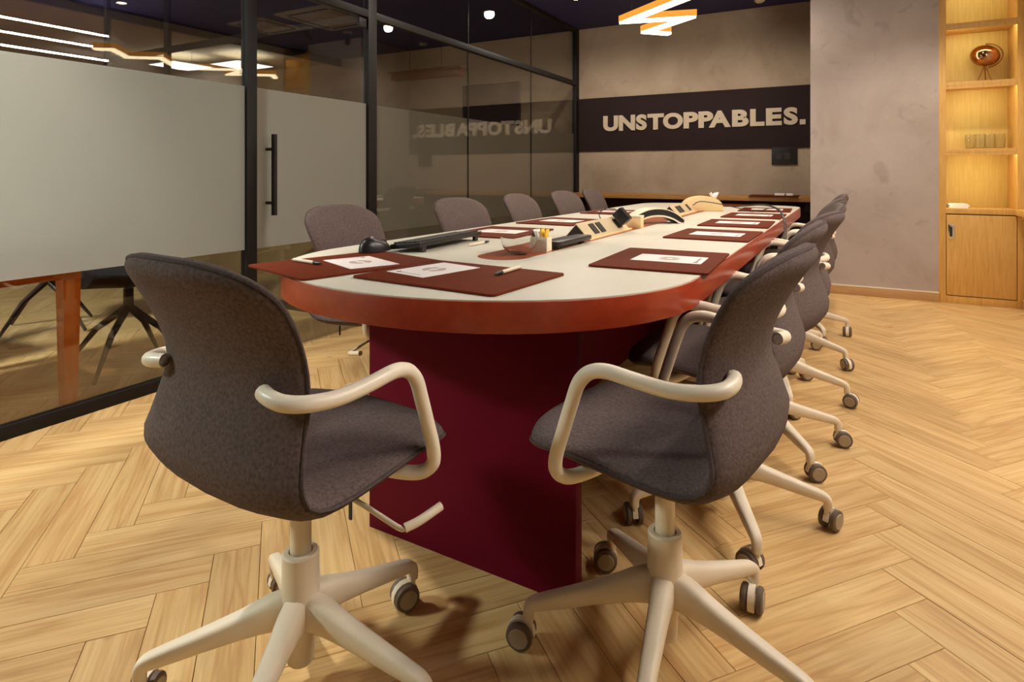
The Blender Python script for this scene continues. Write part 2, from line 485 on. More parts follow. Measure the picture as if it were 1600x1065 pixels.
planks = []
for i in range(-40, 90):
    for j in range(-16, 10):
        base = U * (i * PW + j * PL) + V * (i * PW - j * PL)
        for kind in (0, 1):
            if kind == 0:
                o = ORG + base; ang = UA
            else:   # stands at right angles, its corner at the end of the lying one
                o = ORG + base + U * (PL + PW) + V * (PW - PL); ang = UA + math.pi / 2
            d = Vector((math.cos(ang), math.sin(ang))); e = Vector((-d.y, d.x))
            c = o + d * PL / 2 + e * PW / 2
            if not (-9.9 < c.x < XR + 0.3 and -2.4 < c.y < YB - 0.05): continue
            if c.x > -0.3 and c.y > YP + 0.3: continue
            planks.append((o, ang, c))
def seen(pl):
    best = 0
    o, ang, c = pl
    d = Vector((math.cos(ang), math.sin(ang)))
    for k in (0.02, 0.5, 0.98):
        q = o + d * PL * k
        p = proj(q.x, q.y)
        if p and -20 < p[0] < 1620 and p[1] < 1090:
            w = 1.0 / p[2]
            if q.x < XG: w *= 0.35
            if q.x < -4.5: w *= 0.2
            if -1.6 < q.x < -0.3 and q.y > 1.9: w *= 0.3
            best = max(best, w)
    return best
planks.sort(key=lambda p: -seen(p))
pm = plank_mesh('plank', [Matrix.Identity(4)])
for o, ang, c in planks[:300]:
    ob = bpy.data.objects.new('plank', pm); COL.objects.link(ob); ob.parent = floor
    ob.location = (o.x, o.y, random.uniform(-0.0004, 0.0)); ob.rotation_euler = (0, 0, ang)
rest = bpy.data.objects.new('far_planks', plank_mesh('far_planks', [Matrix.Translation((o.x, o.y, 0)) @ Matrix.Rotation(ang, 4, 'Z') for o, ang, c in planks[300:]]))
COL.objects.link(rest); rest.parent = floor; rest['kind'] = 'stuff'

ceiling = box('ceiling', (-10.2, XR + 0.1, -2.7, YB + 0.1, CEIL, CEIL + 0.1), M['ceil']); tag(ceiling, kind='structure')
so = box('ceiling_soffit', (-10.2, -6.75, -2.7, YB, CEIL - 0.05, CEIL), M['soffit']); tag(so, kind='structure')
tg = box('trim_2', (-6.749, -6.70, -2.7, YB, CEIL - 0.11, CEIL), M['black_frame']); tag(tg, kind='structure')
wb = box('wall_back', (-10.2, -0.24, YB, YB + 0.12, 0, CEIL), M['plaster_back']); tag(wb, kind='structure')
wp = box('wall_corner', (-0.24, 0.667, YP, YB + 0.12, 0, CEIL), M['plaster']); tag(wp, kind='structure')
wn = box('wall_niche', (0.667, XR + 0.12, YP + 0.34, YB + 0.12, 0, CEIL), M['plaster']); tag(wn, kind='structure')
wr = box('wall_right', (XR, XR + 0.12, -2.7, YP + 0.34, 0, CEIL), M['white_wall']); tag(wr, kind='structure')
wf = box('wall_front', (-10.2, XR + 0.12, -2.82, -2.7, 0, CEIL), M['band']); tag(wf, kind='structure')
wl = box('wall_far_left', (-10.3, -10.2, -2.7, YB + 0.1, 0, CEIL), M['white_wall']); tag(wl, kind='structure')
bb = box('baseboard_back', (-0.24, 0.667, YP - 0.014, YP, 0, 0.07), M['base_wood'], bevel=0.003); tag(bb, kind='structure')
bc = box('trim_1', (-0.24, 0.667, YP - 0.016, YP, 0.07, 0.08), M['white_metal']); tag(bc, kind='structure')
bb2 = box('baseboard_right', (XR - 0.014, XR, -2.7, YP, 0, 0.07), M['base_wood'], bevel=0.003); tag(bb2, kind='structure')

# ---- glass partition along X = XG
gp = empty('wall_left', (XG, 0, 0), kind='structure')
def lbox(name, x0, x1, y0, y1, z0, z1, mat, parent=gp, bevel=None):
    return box(name, (x0 - XG, x1 - XG, y0, y1, z0, z1), mat, parent, bevel)
FX0, FX1 = XG - 0.05, XG
TR0, TR1 = 2.065, 2.115
for y0, y1 in ((-2.7, -2.64), (2.112, 2.176), (3.051, 3.133), (6.635, 6.73)):
    lbox('post', FX0, FX1, y0, y1, 0, CEIL, M['black_frame'], bevel=0.002)
for y0, y1 in ((-2.64, 2.112), (3.133, 6.635)):
    lbox('bottom_rail', FX0, FX1, y0, y1, 0, 0.052, M['black_frame'], bevel=0.002)
for y0, y1 in ((-2.64, 2.112), (2.176, 3.051), (3.133, 6.635)):
    lbox('transom_rail', FX0, FX1, y0, y1, TR0, TR1, M['black_frame'], bevel=0.002)
    lbox('top_rail', FX0, FX1, y0, y1, CEIL - 0.045, CEIL, M['black_frame'], bevel=0.002)
GX0, GX1 = XG - 0.030, XG - 0.020
FZ0, FZ1 = 0.605, 1.485
def pane(y0, y1, z0, z1, film=False, parent=gp, px=XG, py=0.0):
    p = box('glass_pane', (GX0 - px, GX1 - px, y0 - py, y1 - py, z0, z1), M['glass'], parent)
    if film:
        fx = GX1 + 0.0015 if y1 < 3.1 else GX0 - 0.002     # inside face on the near panes and the door, outside face beyond
        f = box('frosted_film', (fx - px, fx + 0.0005 - px, y0 - py, y1 - py, FZ0, FZ1), M['frost'], p)
        f['label'] = 'frosted privacy film band'
    return p
spans = [(-2.64, -0.6), (-0.596, 2.112), (3.133, 4.306), (4.312, 5.493), (5.499, 6.635)]
for y0, y1 in spans:
    pane(y0, y1, 0.052, TR0, True)
    pane(y0, y1, TR1, CEIL - 0.045)
pane(2.176, 3.051, TR1, CEIL - 0.045)
for y in (-0.598, 4.309, 5.496):
    lbox('glass_seam', GX0 - 0.001, GX1 + 0.001, y - 0.003, y + 0.003, 0.052, TR0, M['seam'])
    lbox('glass_seam', GX0 - 0.001, GX1 + 0.001, y - 0.003, y + 0.003, TR1, CEIL - 0.045, M['seam'])

# ---- glass door in the partition
dr = empty('door_1', (XG, 2.176, 0), kind='structure')
pane(2.184, 3.045, 0.012, TR0 - 0.006, True, parent=dr, px=XG, py=2.176)
h = MB().tube([(0.045, 0.075, 0.785), (0.045, 0.075, 1.232)], 0.0155, n=14).build('handle', M['black_frame'], dr, smooth=40)
for zz in (0.852, 1.150):
    MB().cyl((-0.02, 0.075, zz), 0.009, 0.058, 12, axis='x').build('standoff', M['steel'], h, smooth=40)
for zz in (0.012, TR0 - 0.07):
    box('pivot_clamp', (-0.038, -0.012, 0.80, 0.868, zz, zz + 0.06), M['black_frame'], dr, bevel=0.002)

# ---- cross partition of the office behind the glass, along Y = 3.11
cp = empty('wall_cross_partition', (XG - 0.05, 3.11, 0), kind='structure')
X0 = XG - 0.05
def cbox(name, x0, x1, z0, z1, mat, t=0.04):
    return box(name, (x0 - X0, x1 - X0, -t / 2, t / 2, z0, z1), mat, cp)
XE = -6.12
for x in (-5.16, XE): cbox('post', x - 0.025, x + 0.025, 0, CEIL, M['black_frame'])
for xa, xb in ((-5.135, X0), (XE + 0.025, -5.185)):
    cbox('bottom_rail', xa, xb, 0, 0.05, M['black_frame']); cbox('transom_rail', xa, xb, TR0, TR1, M['black_frame']); cbox('top_rail', xa, xb, CEIL - 0.04, CEIL, M['black_frame'])
    for z0, z1 in ((0.05, TR0), (TR1, CEIL - 0.04)):
        cbox('glass_pane', xa, xb, z0, z1, M['glass'], t=0.01)

# ================================================================== CONFERENCE TABLE
TT = 0.745
TX0, TX1, TXC = -1.60, -0.31, -0.955
TY0, TY1 = 1.03, 5.50
def table_outline(inset=0.0, n=28):
    hw = (TX1 - TX0) / 2 - inset
    out = []
    for k in range(n + 1):                      # near end, half ellipse
        a = math.pi + math.pi * k / n
        ex = 2 / 2.08
        cx, sy = math.cos(a), math.sin(a)
        out.append((hw * math.copysign(abs(cx) ** ex, cx), TY0 + 0.60 + (0.60 - inset) * math.copysign(abs(sy) ** ex, sy)))
    for k in range(n + 1):                      # far end, rounded corners
        a = math.pi * k / n
        ex = 2 / 3.2
        cx, sy = math.cos(a), math.sin(a)
        out.append((hw * math.copysign(abs(cx) ** ex, cx), TY1 - 0.34 + (0.34 - inset) * abs(sy) ** ex))
    return [(x, y - 3.25) for x, y in out]
tb = empty('conference_table', (TXC, 3.25, 0), label='long cream-topped conference table with rounded end and reddish-brown wooden rim', cat='table')
tb.rotation_euler = (0, 0, -0.012)
MB().prism(table_outline(0.004), TT - 0.012, TT).build('tabletop', M['top_white'], tb, smooth=40)
MB().prism(table_outline(), TT - 0.072, TT - 0.003).build('edge_band', M['cherry'], tb, smooth=40, bevel=0.002)
inl = rrect(-0.088, 0.088, 1.62 - 3.25, 5.1 - 3.25, 0.0875, 10)
MB().prism(inl, TT - 0.002, TT + 0.0006).build('inlay_strip', M['inlay'], tb)
for y in (1.305, 3.25, 5.10):
    box('leg_panel', (-1.170 - TXC, -0.524 - TXC, y - 3.25, y + 0.036 - 3.25, 0, TT - 0.07), M['maroon'], tb, bevel=0.002)
for ya, yb in ((1.341, 3.25), (3.286, 5.10)):
    box('spine_panel', (-0.03, 0.03, ya - 3.25, yb - 3.25, 0.10, TT - 0.07), M['maroon'], tb)

# ================================================================== OFFICE CHAIRS
def shell_profile():
    pts = [(0.248, 0.452), (0.222, 0.465), (0.16, 0.474), (0.08, 0.472), (0.0, 0.467), (-0.08, 0.464), (-0.135, 0.468), (-0.175, 0.485), (-0.198, 0.518),
           (-0.199, 0.552), (-0.184, 0.602), (-0.170, 0.652), (-0.175, 0.702), (-0.198, 0.760), (-0.231, 0.818), (-0.262, 0.862), (-0.277, 0.882)]
    ws = [0.214, 0.219, 0.226, 0.231, 0.234, 0.236, 0.237, 0.237, 0.236, 0.228, 0.218, 0.210, 0.211, 0.217, 0.219, 0.214, 0.210]
    P = catmull([(x, w, z) for (x, z), w in zip(pts, ws)], 4)
    return P

def make_chair_proto():
    root = empty('office_chair')
    P = shell_profile()
    n = len(P)
    S = [0.0]
    for i in range(1, n): S.append(S[-1] + math.hypot(P[i].x - P[i - 1].x, P[i].z - P[i - 1].z))
    Ltot = S[-1]
    # resample, denser towards both ends
    ss = []
    K = 44
    for k in range(K + 1):
        t = k / K
        ss.append(Ltot * (0.5 - 0.5 * math.cos(math.pi * t)) * 0.75 + Ltot * t * 0.25)
    def at(s):
        for i in range(n - 1):
            if S[i + 1] >= s - 1e-9:
                f = (s - S[i]) / max(1e-9, S[i + 1] - S[i])
                return P[i].lerp(P[i + 1], f)
        return P[-1]
    RN = 28
    rings = []; sides = []
    for s in ss:
        p = at(s); a = at(max(0, s - 0.01)); b = at(min(Ltot, s + 0.01))
        t = Vector((b.x - a.x, 0, b.z - a.z)).normalized()
        nrm = Vector((-t.z, 0, t.x))
        if nrm.z < 0 and s < 0.2: nrm = -nrm
        # inner (sitter's) side: up on the seat, forward on the back
        nrm = Vector((t.z, 0, -t.x))
        if s < 0.25 and nrm.z < 0: nrm = -nrm
        d0, d1 = s, Ltot - s
        def endf(d, c, e): return 1.0 if d >= c else max(0.0, 1 - ((c - d) / c) ** e) ** (1 / e)
        w = p.y * min(endf(d0, 0.105, 2.4), endf(d1, 0.12, 2.3))
        back = min(1, max(0, (p.z - 0.46) / 0.1))
        th = (0.058 * (1 - back) + 0.044 * back) * min(endf(d0, 0.03, 2.0), endf(d1, 0.03, 2.0))
        cup = 0.010 * (1 - back) + 0.030 * back
        cup *= min(1, d0 / 0.1)
        ring = []
        for k in range(RN):
            an = 2 * math.pi * k / RN
            c_, s_ = math.cos(an), math.sin(an)
            y = w * math.copysign(abs(c_) ** 0.62, c_)
            m = th / 2 * math.copysign(abs(s_) ** 0.8, s_)
            q = Vector((p.x, 0, p.z)) + nrm * (m + cup * (abs(y) / 0.24) ** 2)
            ring.append(Vector((q.x, y, q.z)))
        rings.append(ring)
        sides.append((ring[0], ring[RN // 2], nrm))
    # whole shell once, for its normals
    mb = MB()
    vs = [v for r in rings for v in r]
    fs = []
    for i in range(K):
        for k in range(RN):
            l = (k + 1) % RN
            fs.append((i * RN + k, i * RN + l, (i + 1) * RN + l, (i + 1) * RN + k))
    me = bpy.data.meshes.new('shell_tmp'); me.from_pydata([tuple(v) for v in vs], [], fs)
    bm = bmesh.new(); bm.from_mesh(me); bmesh.ops.recalc_face_normals(bm, faces=bm.faces); bm.to_mesh(me); bm.free(); me.update()
    nor = [Vector(v.normal) for v in me.vertices]
    allf = [tuple(p.vertices) for p in me.polygons]
    cut = min(range(len(ss)), key=lambda i: abs(ss[i] - 0.425))
    for name, lo, hi in (('seat', 0, cut), ('backrest', cut, K)):
        sub = [f for f in allf if all(lo * RN <= i < (hi + 1) * RN for i in f)]
        idx = sorted({i for f in sub for i in f}); mpp = {v: k for k, v in enumerate(idx)}
        m2 = bpy.data.meshes.new(name); m2.from_pydata([tuple(vs[i]) for i in idx], [], [tuple(mpp[i] for i in f) for f in sub])
        m2.materials.append(M['fabric']); m2.shade_smooth()
        m2.normals_split_custom_set_from_vertices([tuple(nor[i]) for i in idx])
        o = bpy.data.objects.new(name, m2); COL.objects.link(o); o.parent = root
        # piping along the rim of this half
        sd = sides[lo:hi + 1]
        if name == 'seat':
            path = [a for a, b, c in reversed(sd)] + [b for a, b, c in sd]
        else:
            path = [a for a, b, c in sd] + [b for a, b, c in reversed(sd)]
        pp = [path[0]]
        for q in path[1:]:
            if (q - pp[-1]).length > 0.004: pp.append(q)
        MB().tube(pp, 0.0042, 6).build('piping', M['piping'], o, smooth=60)
    bpy.data.meshes.remove(me)
    # armrests
    for sy in (1, -1):
        pts = [(-0.187, 0.150, 0.668), (-0.193, 0.176, 0.666), (-0.188, 0.206, 0.662), (-0.160, 0.230, 0.658), (-0.11, 0.244, 0.656), (-0.05, 0.251, 0.662), (0.002, 0.254, 0.668),
               (0.036, 0.254, 0.660), (0.060, 0.253, 0.636), (0.076, 0.252, 0.595), (0.094, 0.252, 0.540), (0.110, 0.252, 0.488), (0.112, 0.248, 0.458), (0.102, 0.226, 0.440), (0.080, 0.185, 0.440), (0.050, 0.130, 0.452)]
        pts = [(x, y * sy, z) for x, y, z in pts]
        ar = MB().tube(catmull(pts, 5), 0.0135, 12).build('armrest', M['white_metal'], root, smooth=50)
        MB().cyl((-0.189, 0.150 * sy, 0.668), 0.0095, -0.004 * sy, 10, axis='y').build('bolt', M['chrome'], ar, smooth=40)
    # mechanism, lever
    MB().prism(rrect(-0.055, 0.10, -0.055, 0.055, 0.025), 0.392, 0.446).build('seat_mechanism', M['white_plast'], root, smooth=40, bevel=0.004)
    lv = MB().tube(catmull([(0.03, -0.06, 0.395), (0.03, -0.15, 0.385), (0.03, -0.235, 0.372), (0.035, -0.25, 0.372)], 5), 0.005, 8)
    lv.tube(catmull([(0.035, -0.248, 0.372), (0.06, -0.262, 0.378), (0.105, -0.275, 0.388)], 4), 0.0085, 10)
    lv.build('height_lever', M['white_plast'], root, smooth=50)
    MB().box(-0.053, -0.050, -0.204, -0.198, 0.415, 0.45).build('care_tag', M['black_plast'], root)
    # gas column
    MB().cyl((0, 0, 0.24), 0.0205, 0.16, 20).build('gas_column', M['white_plast'], root, smooth=40)
    hub = MB().lathe([(0.0, 0.045), (0.022, 0.045), (0.0255, 0.049), (0.027, 0.10), (0.034, 0.12), (0.038, 0.155), (0.037, 0.19), (0.0355, 0.262), (0.0325, 0.266), (0.0235, 0.266), (0.0235, 0.25), (0.0, 0.25)], 24)
    hub.build('hub', M['white_plast'], root, smooth=35)
    # star legs with casters
    path = [(0.012, 0.152), (0.05, 0.151), (0.10, 0.139), (0.16, 0.124), (0.22, 0.109), (0.264, 0.0985), (0.281, 0.0925), (0.2878, 0.0815), (0.2880, 0.060)]
    hh = [0.075, 0.066, 0.050, 0.040, 0.034, 0.029, 0.025, 0.024, 0.023]
    ww = [0.050, 0.046, 0.040, 0.036, 0.032, 0.029, 0.027, 0.025, 0.023]
    C3 = catmull([(x, h_, z) for (x, z), h_ in zip(path, hh)], 3)
    W3 = catmull([(w_, 0, 0) for w_ in ww], 3)
    vs, fs = [], []
    RN2 = 14
    for i, p in enumerate(C3):
        a = C3[max(0, i - 1)]; b = C3[min(len(C3) - 1, i + 1)]
        t = Vector((b.x - a.x, 0, b.z - a.z)).normalized(); nrm = Vector((-t.z, 0, t.x))
        for k in range(RN2):
            an = 2 * math.pi * k / RN2; c_, s_ = math.cos(an), math.sin(an)
            y = W3[i].x / 2 * math.copysign(abs(c_) ** 0.6, c_); m = p.y / 2 * math.copysign(abs(s_) ** 0.6, s_)
            q = Vector((p.x, y, p.z)) + nrm * m
            vs.append(q)
    for i in range(len(C3) - 1):
        for k in range(RN2):
            l = (k + 1) % RN2
            fs.append((i * RN2 + k, i * RN2 + l, (i + 1) * RN2 + l, (i + 1) * RN2 + k))
    fs.append(tuple(range(RN2))); fs.append(tuple((len(C3) - 1) * RN2 + k for k in range(RN2)))
    legm = MB().add(vs, fs).mesh('leg', M['white_plast'], smooth=50)
    wm = MB()
    wm.lathe([(0.0, -0.0075), (0.024, -0.0075), (0.0285, -0.005), (0.0295, 0.0), (0.0285, 0.005), (0.024, 0.0075), (0.0, 0.0075)], 22, axis='y')
    wm.mi = 1
    wm.lathe([(0.0, 0.0072), (0.0215, 0.0072), (0.0200, 0.0095), (0.0, 0.0095)], 22, axis='y')
    wmesh = wm.mesh('wheel', [M['tyre'], M['hubcap']], smooth=40)
    hm = MB()
    arc = []
    for k in range(9):
        a = math.radians(-35 + 215 * k / 8)
        arc.append((0.031 * math.cos(a), 0.031 * math.sin(a)))
    for k in range(8, -1, -1):
        a = math.radians(-35 + 215 * k / 8)
        arc.append((0.019 * math.cos(a), 0.019 * math.sin(a)))
    vs = [(x, y, z) for y in (-0.0075, 0.0075) for x, z in arc]; nn = len(arc)
    fs = [(i, (i + 1) % nn, nn + (i + 1) % nn, nn + i) for i in range(nn)] + [(k, k + 1, 16 - k, 17 - k) for k in range(8)] + [(nn + k + 1, nn + k, nn + 17 - k, nn + 16 - k) for k in range(8)]
    hm.add(vs, fs)
    hm.cyl((-0.018, 0, 0.012), 0.0085, 0.022, 12)
    hmesh = hm.mesh('caster_housing', M['white_metal'], smooth=40)
    for k in range(5):
        lg = bpy.data.objects.new('leg', legm); COL.objects.link(lg); lg.parent = root
        lg.rotation_euler = (0, 0, 2 * math.pi * k / 5); lg['leg_no'] = k
        for nm, ms, yo, flip in (('wheel', wmesh, 0.0165, 0), ('wheel', wmesh, -0.0165, 1), ('caster_housing', hmesh, 0, 0)):
            w_ = bpy.data.objects.new(nm, ms); COL.objects.link(w_); w_.parent = lg
            w_['off'] = yo; w_['flip'] = flip
    return root

def set_base(root, base_deg, seed):
    """turn the star base and swivel each caster"""
    rnd = random.Random(seed)
    rz = root.rotation_euler[2]
    for lg in root.children:
        if 'leg_no' not in lg: continue
        lg.rotation_euler = (0, 0, math.radians(base_deg) - rz + 2 * math.pi * lg['leg_no'] / 5)
        sw = rnd.uniform(0, 2 * math.pi)
        cx, cy = 0.2865 + 0.018 * math.cos(sw), 0.018 * math.sin(sw)
        for w_ in lg.children:
            yo = w_['off']
            w_.location = (cx - math.sin(sw) * yo, cy + math.cos(sw) * yo, 0.0300)
            w_.rotation_euler = (0, 0, sw + (math.pi if w_['flip'] else 0))

proto = make_chair_proto()
G_R = 'office chairs along the bookcase side of the conference table'
G_L = 'office chairs along the glass partition side of the conference table'
CH = [   # x, y, facing deg, base deg, label, group
    (-0.948, 0.841, 86, 6.6, 'grey upholstered office chair nearest the camera at the left, facing the rounded table end', 'office chairs at the rounded table end'),
    (-0.327, 1.258, 172, 59.8, 'grey upholstered office chair in the right foreground, seen side-on with its whole white star base', 'office chairs at the rounded table end'),
    (-0.32, 1.88, 176, 9, 'second grey office chair in the right-hand row, directly behind the right foreground chair', G_R),
    (-0.28, 2.43, 168, 22.6, 'third grey office chair in the right-hand row, counting from the camera', G_R),
    (-0.27, 3.00, 186, -2, 'fourth grey office chair in the right-hand row, counting from the camera', G_R),
    (-0.265, 3.62, 172, -14, 'fifth grey office chair in the right-hand row, counting from the camera', G_R),
    (-0.25, 4.22, 184, 14, 'farthest grey office chair in the right-hand row, near the plaster wall', G_R),
    (-1.60, 1.84, 4, 20, 'grey office chair on the glass side beside the door handle, largest of that row', G_L),
    (-1.585, 2.66, -4, 48, 'second grey office chair on the glass side, behind the black keyboard', G_L),
    (-1.59, 3.38, 2, 12, 'third grey office chair on the glass side, middle of that row', G_L),
    (-1.585, 4.07, -3, 33, 'fourth grey office chair on the glass side, second from the back wall', G_L),
    (-1.59, 4.66, 3, 5, 'pale grey office chair on the glass side, farthest of that row, before the back wall', G_L),
]
for i, (x, y, fa, ba, lab, grp) in enumerate(CH):
    c = proto if i == 0 else copy_tree(proto)
    c.location = (x, y, 0); c.rotation_euler = (0, 0, math.radians(fa))
    tag(c, lab, 'chair', grp)
    set_base(c, ba, 100 + i)

# ================================================================== ON THE TABLE
PZ = TT + 0.0005
pad_mesh = MB().prism(rrect(-0.17, 0.17, -0.225, 0.225, 0.012, 3), 0, 0.006).mesh('desk_pad', M['leather'], smooth=40, bevel=0.0015)
pap_mesh = MB().box(-0.105, 0.105, -0.075, 0.075, 0, 0.0008).mesh('paper_sheet', M['paper'])
em = MB()                                    # round emblem: two facing crescents round a light notch
for a0, a1 in ((20, 175), (200, 355)):
    for k in range(10):
        t0 = math.radians(a0 + (a1 - a0) * k / 10); t1 = math.radians(a0 + (a1 - a0) * (k + 1) / 10)
        em.add([(0.012 * math.cos(t0), 0.012 * math.sin(t0), 0.0011), (0.034 * math.cos(t0), 0.034 * math.sin(t0), 0.0011), (0.034 * math.cos(t1), 0.034 * math.sin(t1), 0.0011), (0.012 * math.cos(t1), 0.012 * math.sin(t1), 0.0011)], [(0, 1, 2, 3)])
em_mesh = em.mesh('emblem', M['print_grey'])
cpn = MB()
cpn.mi = 0
cpn.cyl((0.086, -0.045, 0.0009), 0.0075, 0.0002, 14)
cpn.mi = 1
yy = -0.033
for w_ in (5, 3, 4, 4, 2, 4, 5, 3, 4, 3, 4, 5, 3):
    cpn.box(0.083, 0.090, yy, yy + w_ * 0.001, 0.0009, 0.0011); yy += w_ * 0.001 + 0.0022
cap_mesh = cpn.mesh('caption_print', [M['print_dark'], M['print_grey']])
pen_mb = MB()
pen_mb.lathe([(0.0, -0.07), (0.0022, -0.068), (0.0046, -0.055), (0.0050, -0.02), (0.0050, 0.06), (0.0046, 0.068), (0.0, 0.068)], 12, axis='x')
pen_mesh = pen_mb.mesh('pen', M['white_plast'], smooth=40)
pg_mesh = MB().lathe([(0.0, -0.072), (0.0024, -0.069), (0.0052, -0.052), (0.0054, -0.034), (0.0, -0.034)], 12, axis='x').mesh('pen_tip', M['black_plast'], smooth=40)

def link(name, me, parent=None, loc=(0, 0, 0), rz=0):
    o = bpy.data.objects.new(name, me); COL.objects.link(o)
    o.parent = parent; o.location = loc; o.rotation_euler = (0, 0, rz)
    return o

# centre x, y, heading (deg) the page is read from: 0 = reader sits at +x, sheet offset along/across, name of place
PADS = [
    (-0.885, 1.315, -94, (-0.02, -0.105), 'at the rounded end, in front of the left foreground chair', True),
    (-1.300, 1.325, 165, (-0.03, -0.03), 'overhanging the left rim of the table, nearest the door handle', True),
    (-0.490, 1.865, 2, (0.02, 0.0), 'beside the right foreground chair, alone on the bare cream top', False),
    (-0.488, 2.72, -1, (0.01, 0.0), 'second along the right-hand edge of the table', False),
    (-0.490, 3.38, 1, (0.0, 0.01), 'third along the right-hand edge of the table', False),
    (-0.485, 4.04, 0, (0.0, 0.0), 'fourth along the right-hand edge of the table', False),
    (-0.490, 4.72, 2, (0.01, 0.0), 'far right corner of the table, under the black cable', False),
    (-1.365, 2.37, 183, (0.0, 0.0), 'just past the black keyboard on the glass side', False),
    (-1.370, 3.05, 178, (0.0, 0.0), 'on the glass side beside the socket block', False),
    (-1.375, 3.95, 180, (0.0, 0.0), 'on the glass side beyond the arched device', False),
    (-0.93, 5.22, 90, (0.0, 0.05), 'at the far end of the table, below the wall shelf', False),
]
for x, y, hd, (ox, oy), where, penned in PADS:
    rz = math.radians(hd)
    p = link('desk_pad', pad_mesh, None, (x, y, PZ), rz)
    tag(p, 'brown leather desk pad ' + where, 'desk pad', 'brown desk pads on the conference table')
    q = Vector((ox, oy, 0)); q.rotate(Euler((0, 0, rz)))
    s = link('paper_sheet', pap_mesh, None, (x + q.x, y + q.y, PZ + 0.0062), rz + (math.radians(-8) if penned else 0))
    tag(s, 'white emblem sheet ' + where, 'paper', 'note sheets on the desk pads')
    e = link('emblem', em_mesh, s); e['label'] = 'round grey-brown printed emblem'
    c = link('caption_print', cap_mesh, s)
PENS = [(-0.786, 1.40, 90, 0.0122, 'white pen lying on the front desk pad at the rounded table end'),
        (-1.385, 1.252, 172, 0.0122, 'white pen lying on the desk pad that overhangs the left rim'),
        (-1.214, 1.935, 268, 0.0056, 'white pen lying loose on the cream top in front of the keyboard')]
for x, y, a, dz, lab in PENS:
    p = link('pen', pen_mesh, None, (x, y, PZ + dz), math.radians(a))
    tag(p, lab, 'pen', 'pens on the conference table')
    link('pen_tip', pg_mesh, p)

# keyboard and mouse
kb = empty('keyboard', (-1.335, 1.845, PZ), math.radians(-86), 'black computer keyboard on the glass side of the table', 'keyboard')
k = MB()
vs = [(-0.225, -0.062, 0.006), (0.225, -0.062, 0.006), (0.225, 0.062, 0.020), (-0.225, 0.062, 0.020), (-0.225, -0.062, 0.024), (0.225, -0.062, 0.024), (0.225, 0.062, 0.036), (-0.225, 0.062, 0.036)]
k.add(vs, [(0, 3, 2, 1), (4, 5, 6, 7), (0, 1, 5, 4), (1, 2, 6, 5), (2, 3, 7, 6), (3, 0, 4, 7)])
k.build('case', M['black_plast'], kb, smooth=40, bevel=0.003)
k = MB()
for r in range(5):
    for c_ in range(18):
        x0 = -0.215 + c_ * 0.0239; y0 = -0.054 + r * 0.0215
        z0 = 0.024 + (y0 + 0.071) / 0.124 * 0.012
        k.box(x0, x0 + 0.0205, y0, y0 + 0.018, z0 - 0.004, z0 + 0.005)
ks = k.build('keys', M['dark_plast'], kb); ks['kind'] = 'stuff'
for sx in (-0.19, 0.19):
    box('foot', (sx - 0.012, sx + 0.012, 0.046, 0.058, 0.0, 0.022), M['black_plast'], kb)
ms = empty('computer_mouse', (-1.395, 1.555, PZ + 0.0075), math.radians(75), 'black domed computer mouse beside the keyboard', 'mouse')
k = MB(); vs = []; fs = []
n1, n2 = 14, 8
for j in range(n2 + 1):
    ph = math.pi / 2 * j / n2
    for i in range(n1 * 2):
        a = math.pi * i / n1
        cx, sy = math.cos(a), math.sin(a)
        vs.append((0.060 * cx * math.cos(ph) ** 0.7, 0.034 * sy * math.cos(ph) ** 0.6, 0.043 * math.sin(ph) ** 0.9 * (1 - 0.18 * cx)))
for j in range(n2):
    for i in range(n1 * 2):
        i2 = (i + 1) % (n1 * 2)
        fs.append((j * n1 * 2 + i, j * n1 * 2 + i2, (j + 1) * n1 * 2 + i2, (j + 1) * n1 * 2 + i))
fs.append(tuple(range(n1 * 2)))
k.add(vs, fs).build('body', M['black_plast'], ms, smooth=60)
MB().cyl((0.036, -0.004, 0.026), 0.011, 0.008, 14, axis='y').build('scroll_wheel', M['dark_plast'], ms, smooth=40)

# glass bowl, packet holder, packets
bw = MB().lathe([(0.002, 0.0), (0.026, 0.0), (0.040, 0.008), (0.053, 0.022), (0.060, 0.038), (0.063, 0.056), (0.0612, 0.056), (0.0582, 0.0385), (0.0512, 0.0235), (0.0385, 0.0098), (0.025, 0.0022), (0.002, 0.002)], 36, close=True).build('glass_bowl', M['bowlglass'], smooth=50, loc=(-0.955, 1.775, PZ + 0.0005))
tag(bw, 'small clear glass bowl on the reddish inlay strip', 'bowl')
hd = empty('packet_holder', (-0.925, 1.885, PZ + 0.0005), math.radians(6), 'small white open box holding sugar packets behind the glass bowl', 'holder')
k = MB(); T = 0.0025
k.box(-0.03, 0.03, -0.026, 0.026, 0, T)
k.box(-0.03, 0.03, -0.026, -0.026 + T, T, 0.05); k.box(-0.03, 0.03, 0.026 - T, 0.026, T, 0.05)
k.build('body', M['white_plast'], hd)
k = MB(); k.box(-0.03, -0.03 + T, -0.026 + T, 0.026 - T, T, 0.05); k.box(0.03 - T, 0.03, -0.026 + T, 0.026 - T, T, 0.05)
k.build('side_wall', M['white_metal'], hd)
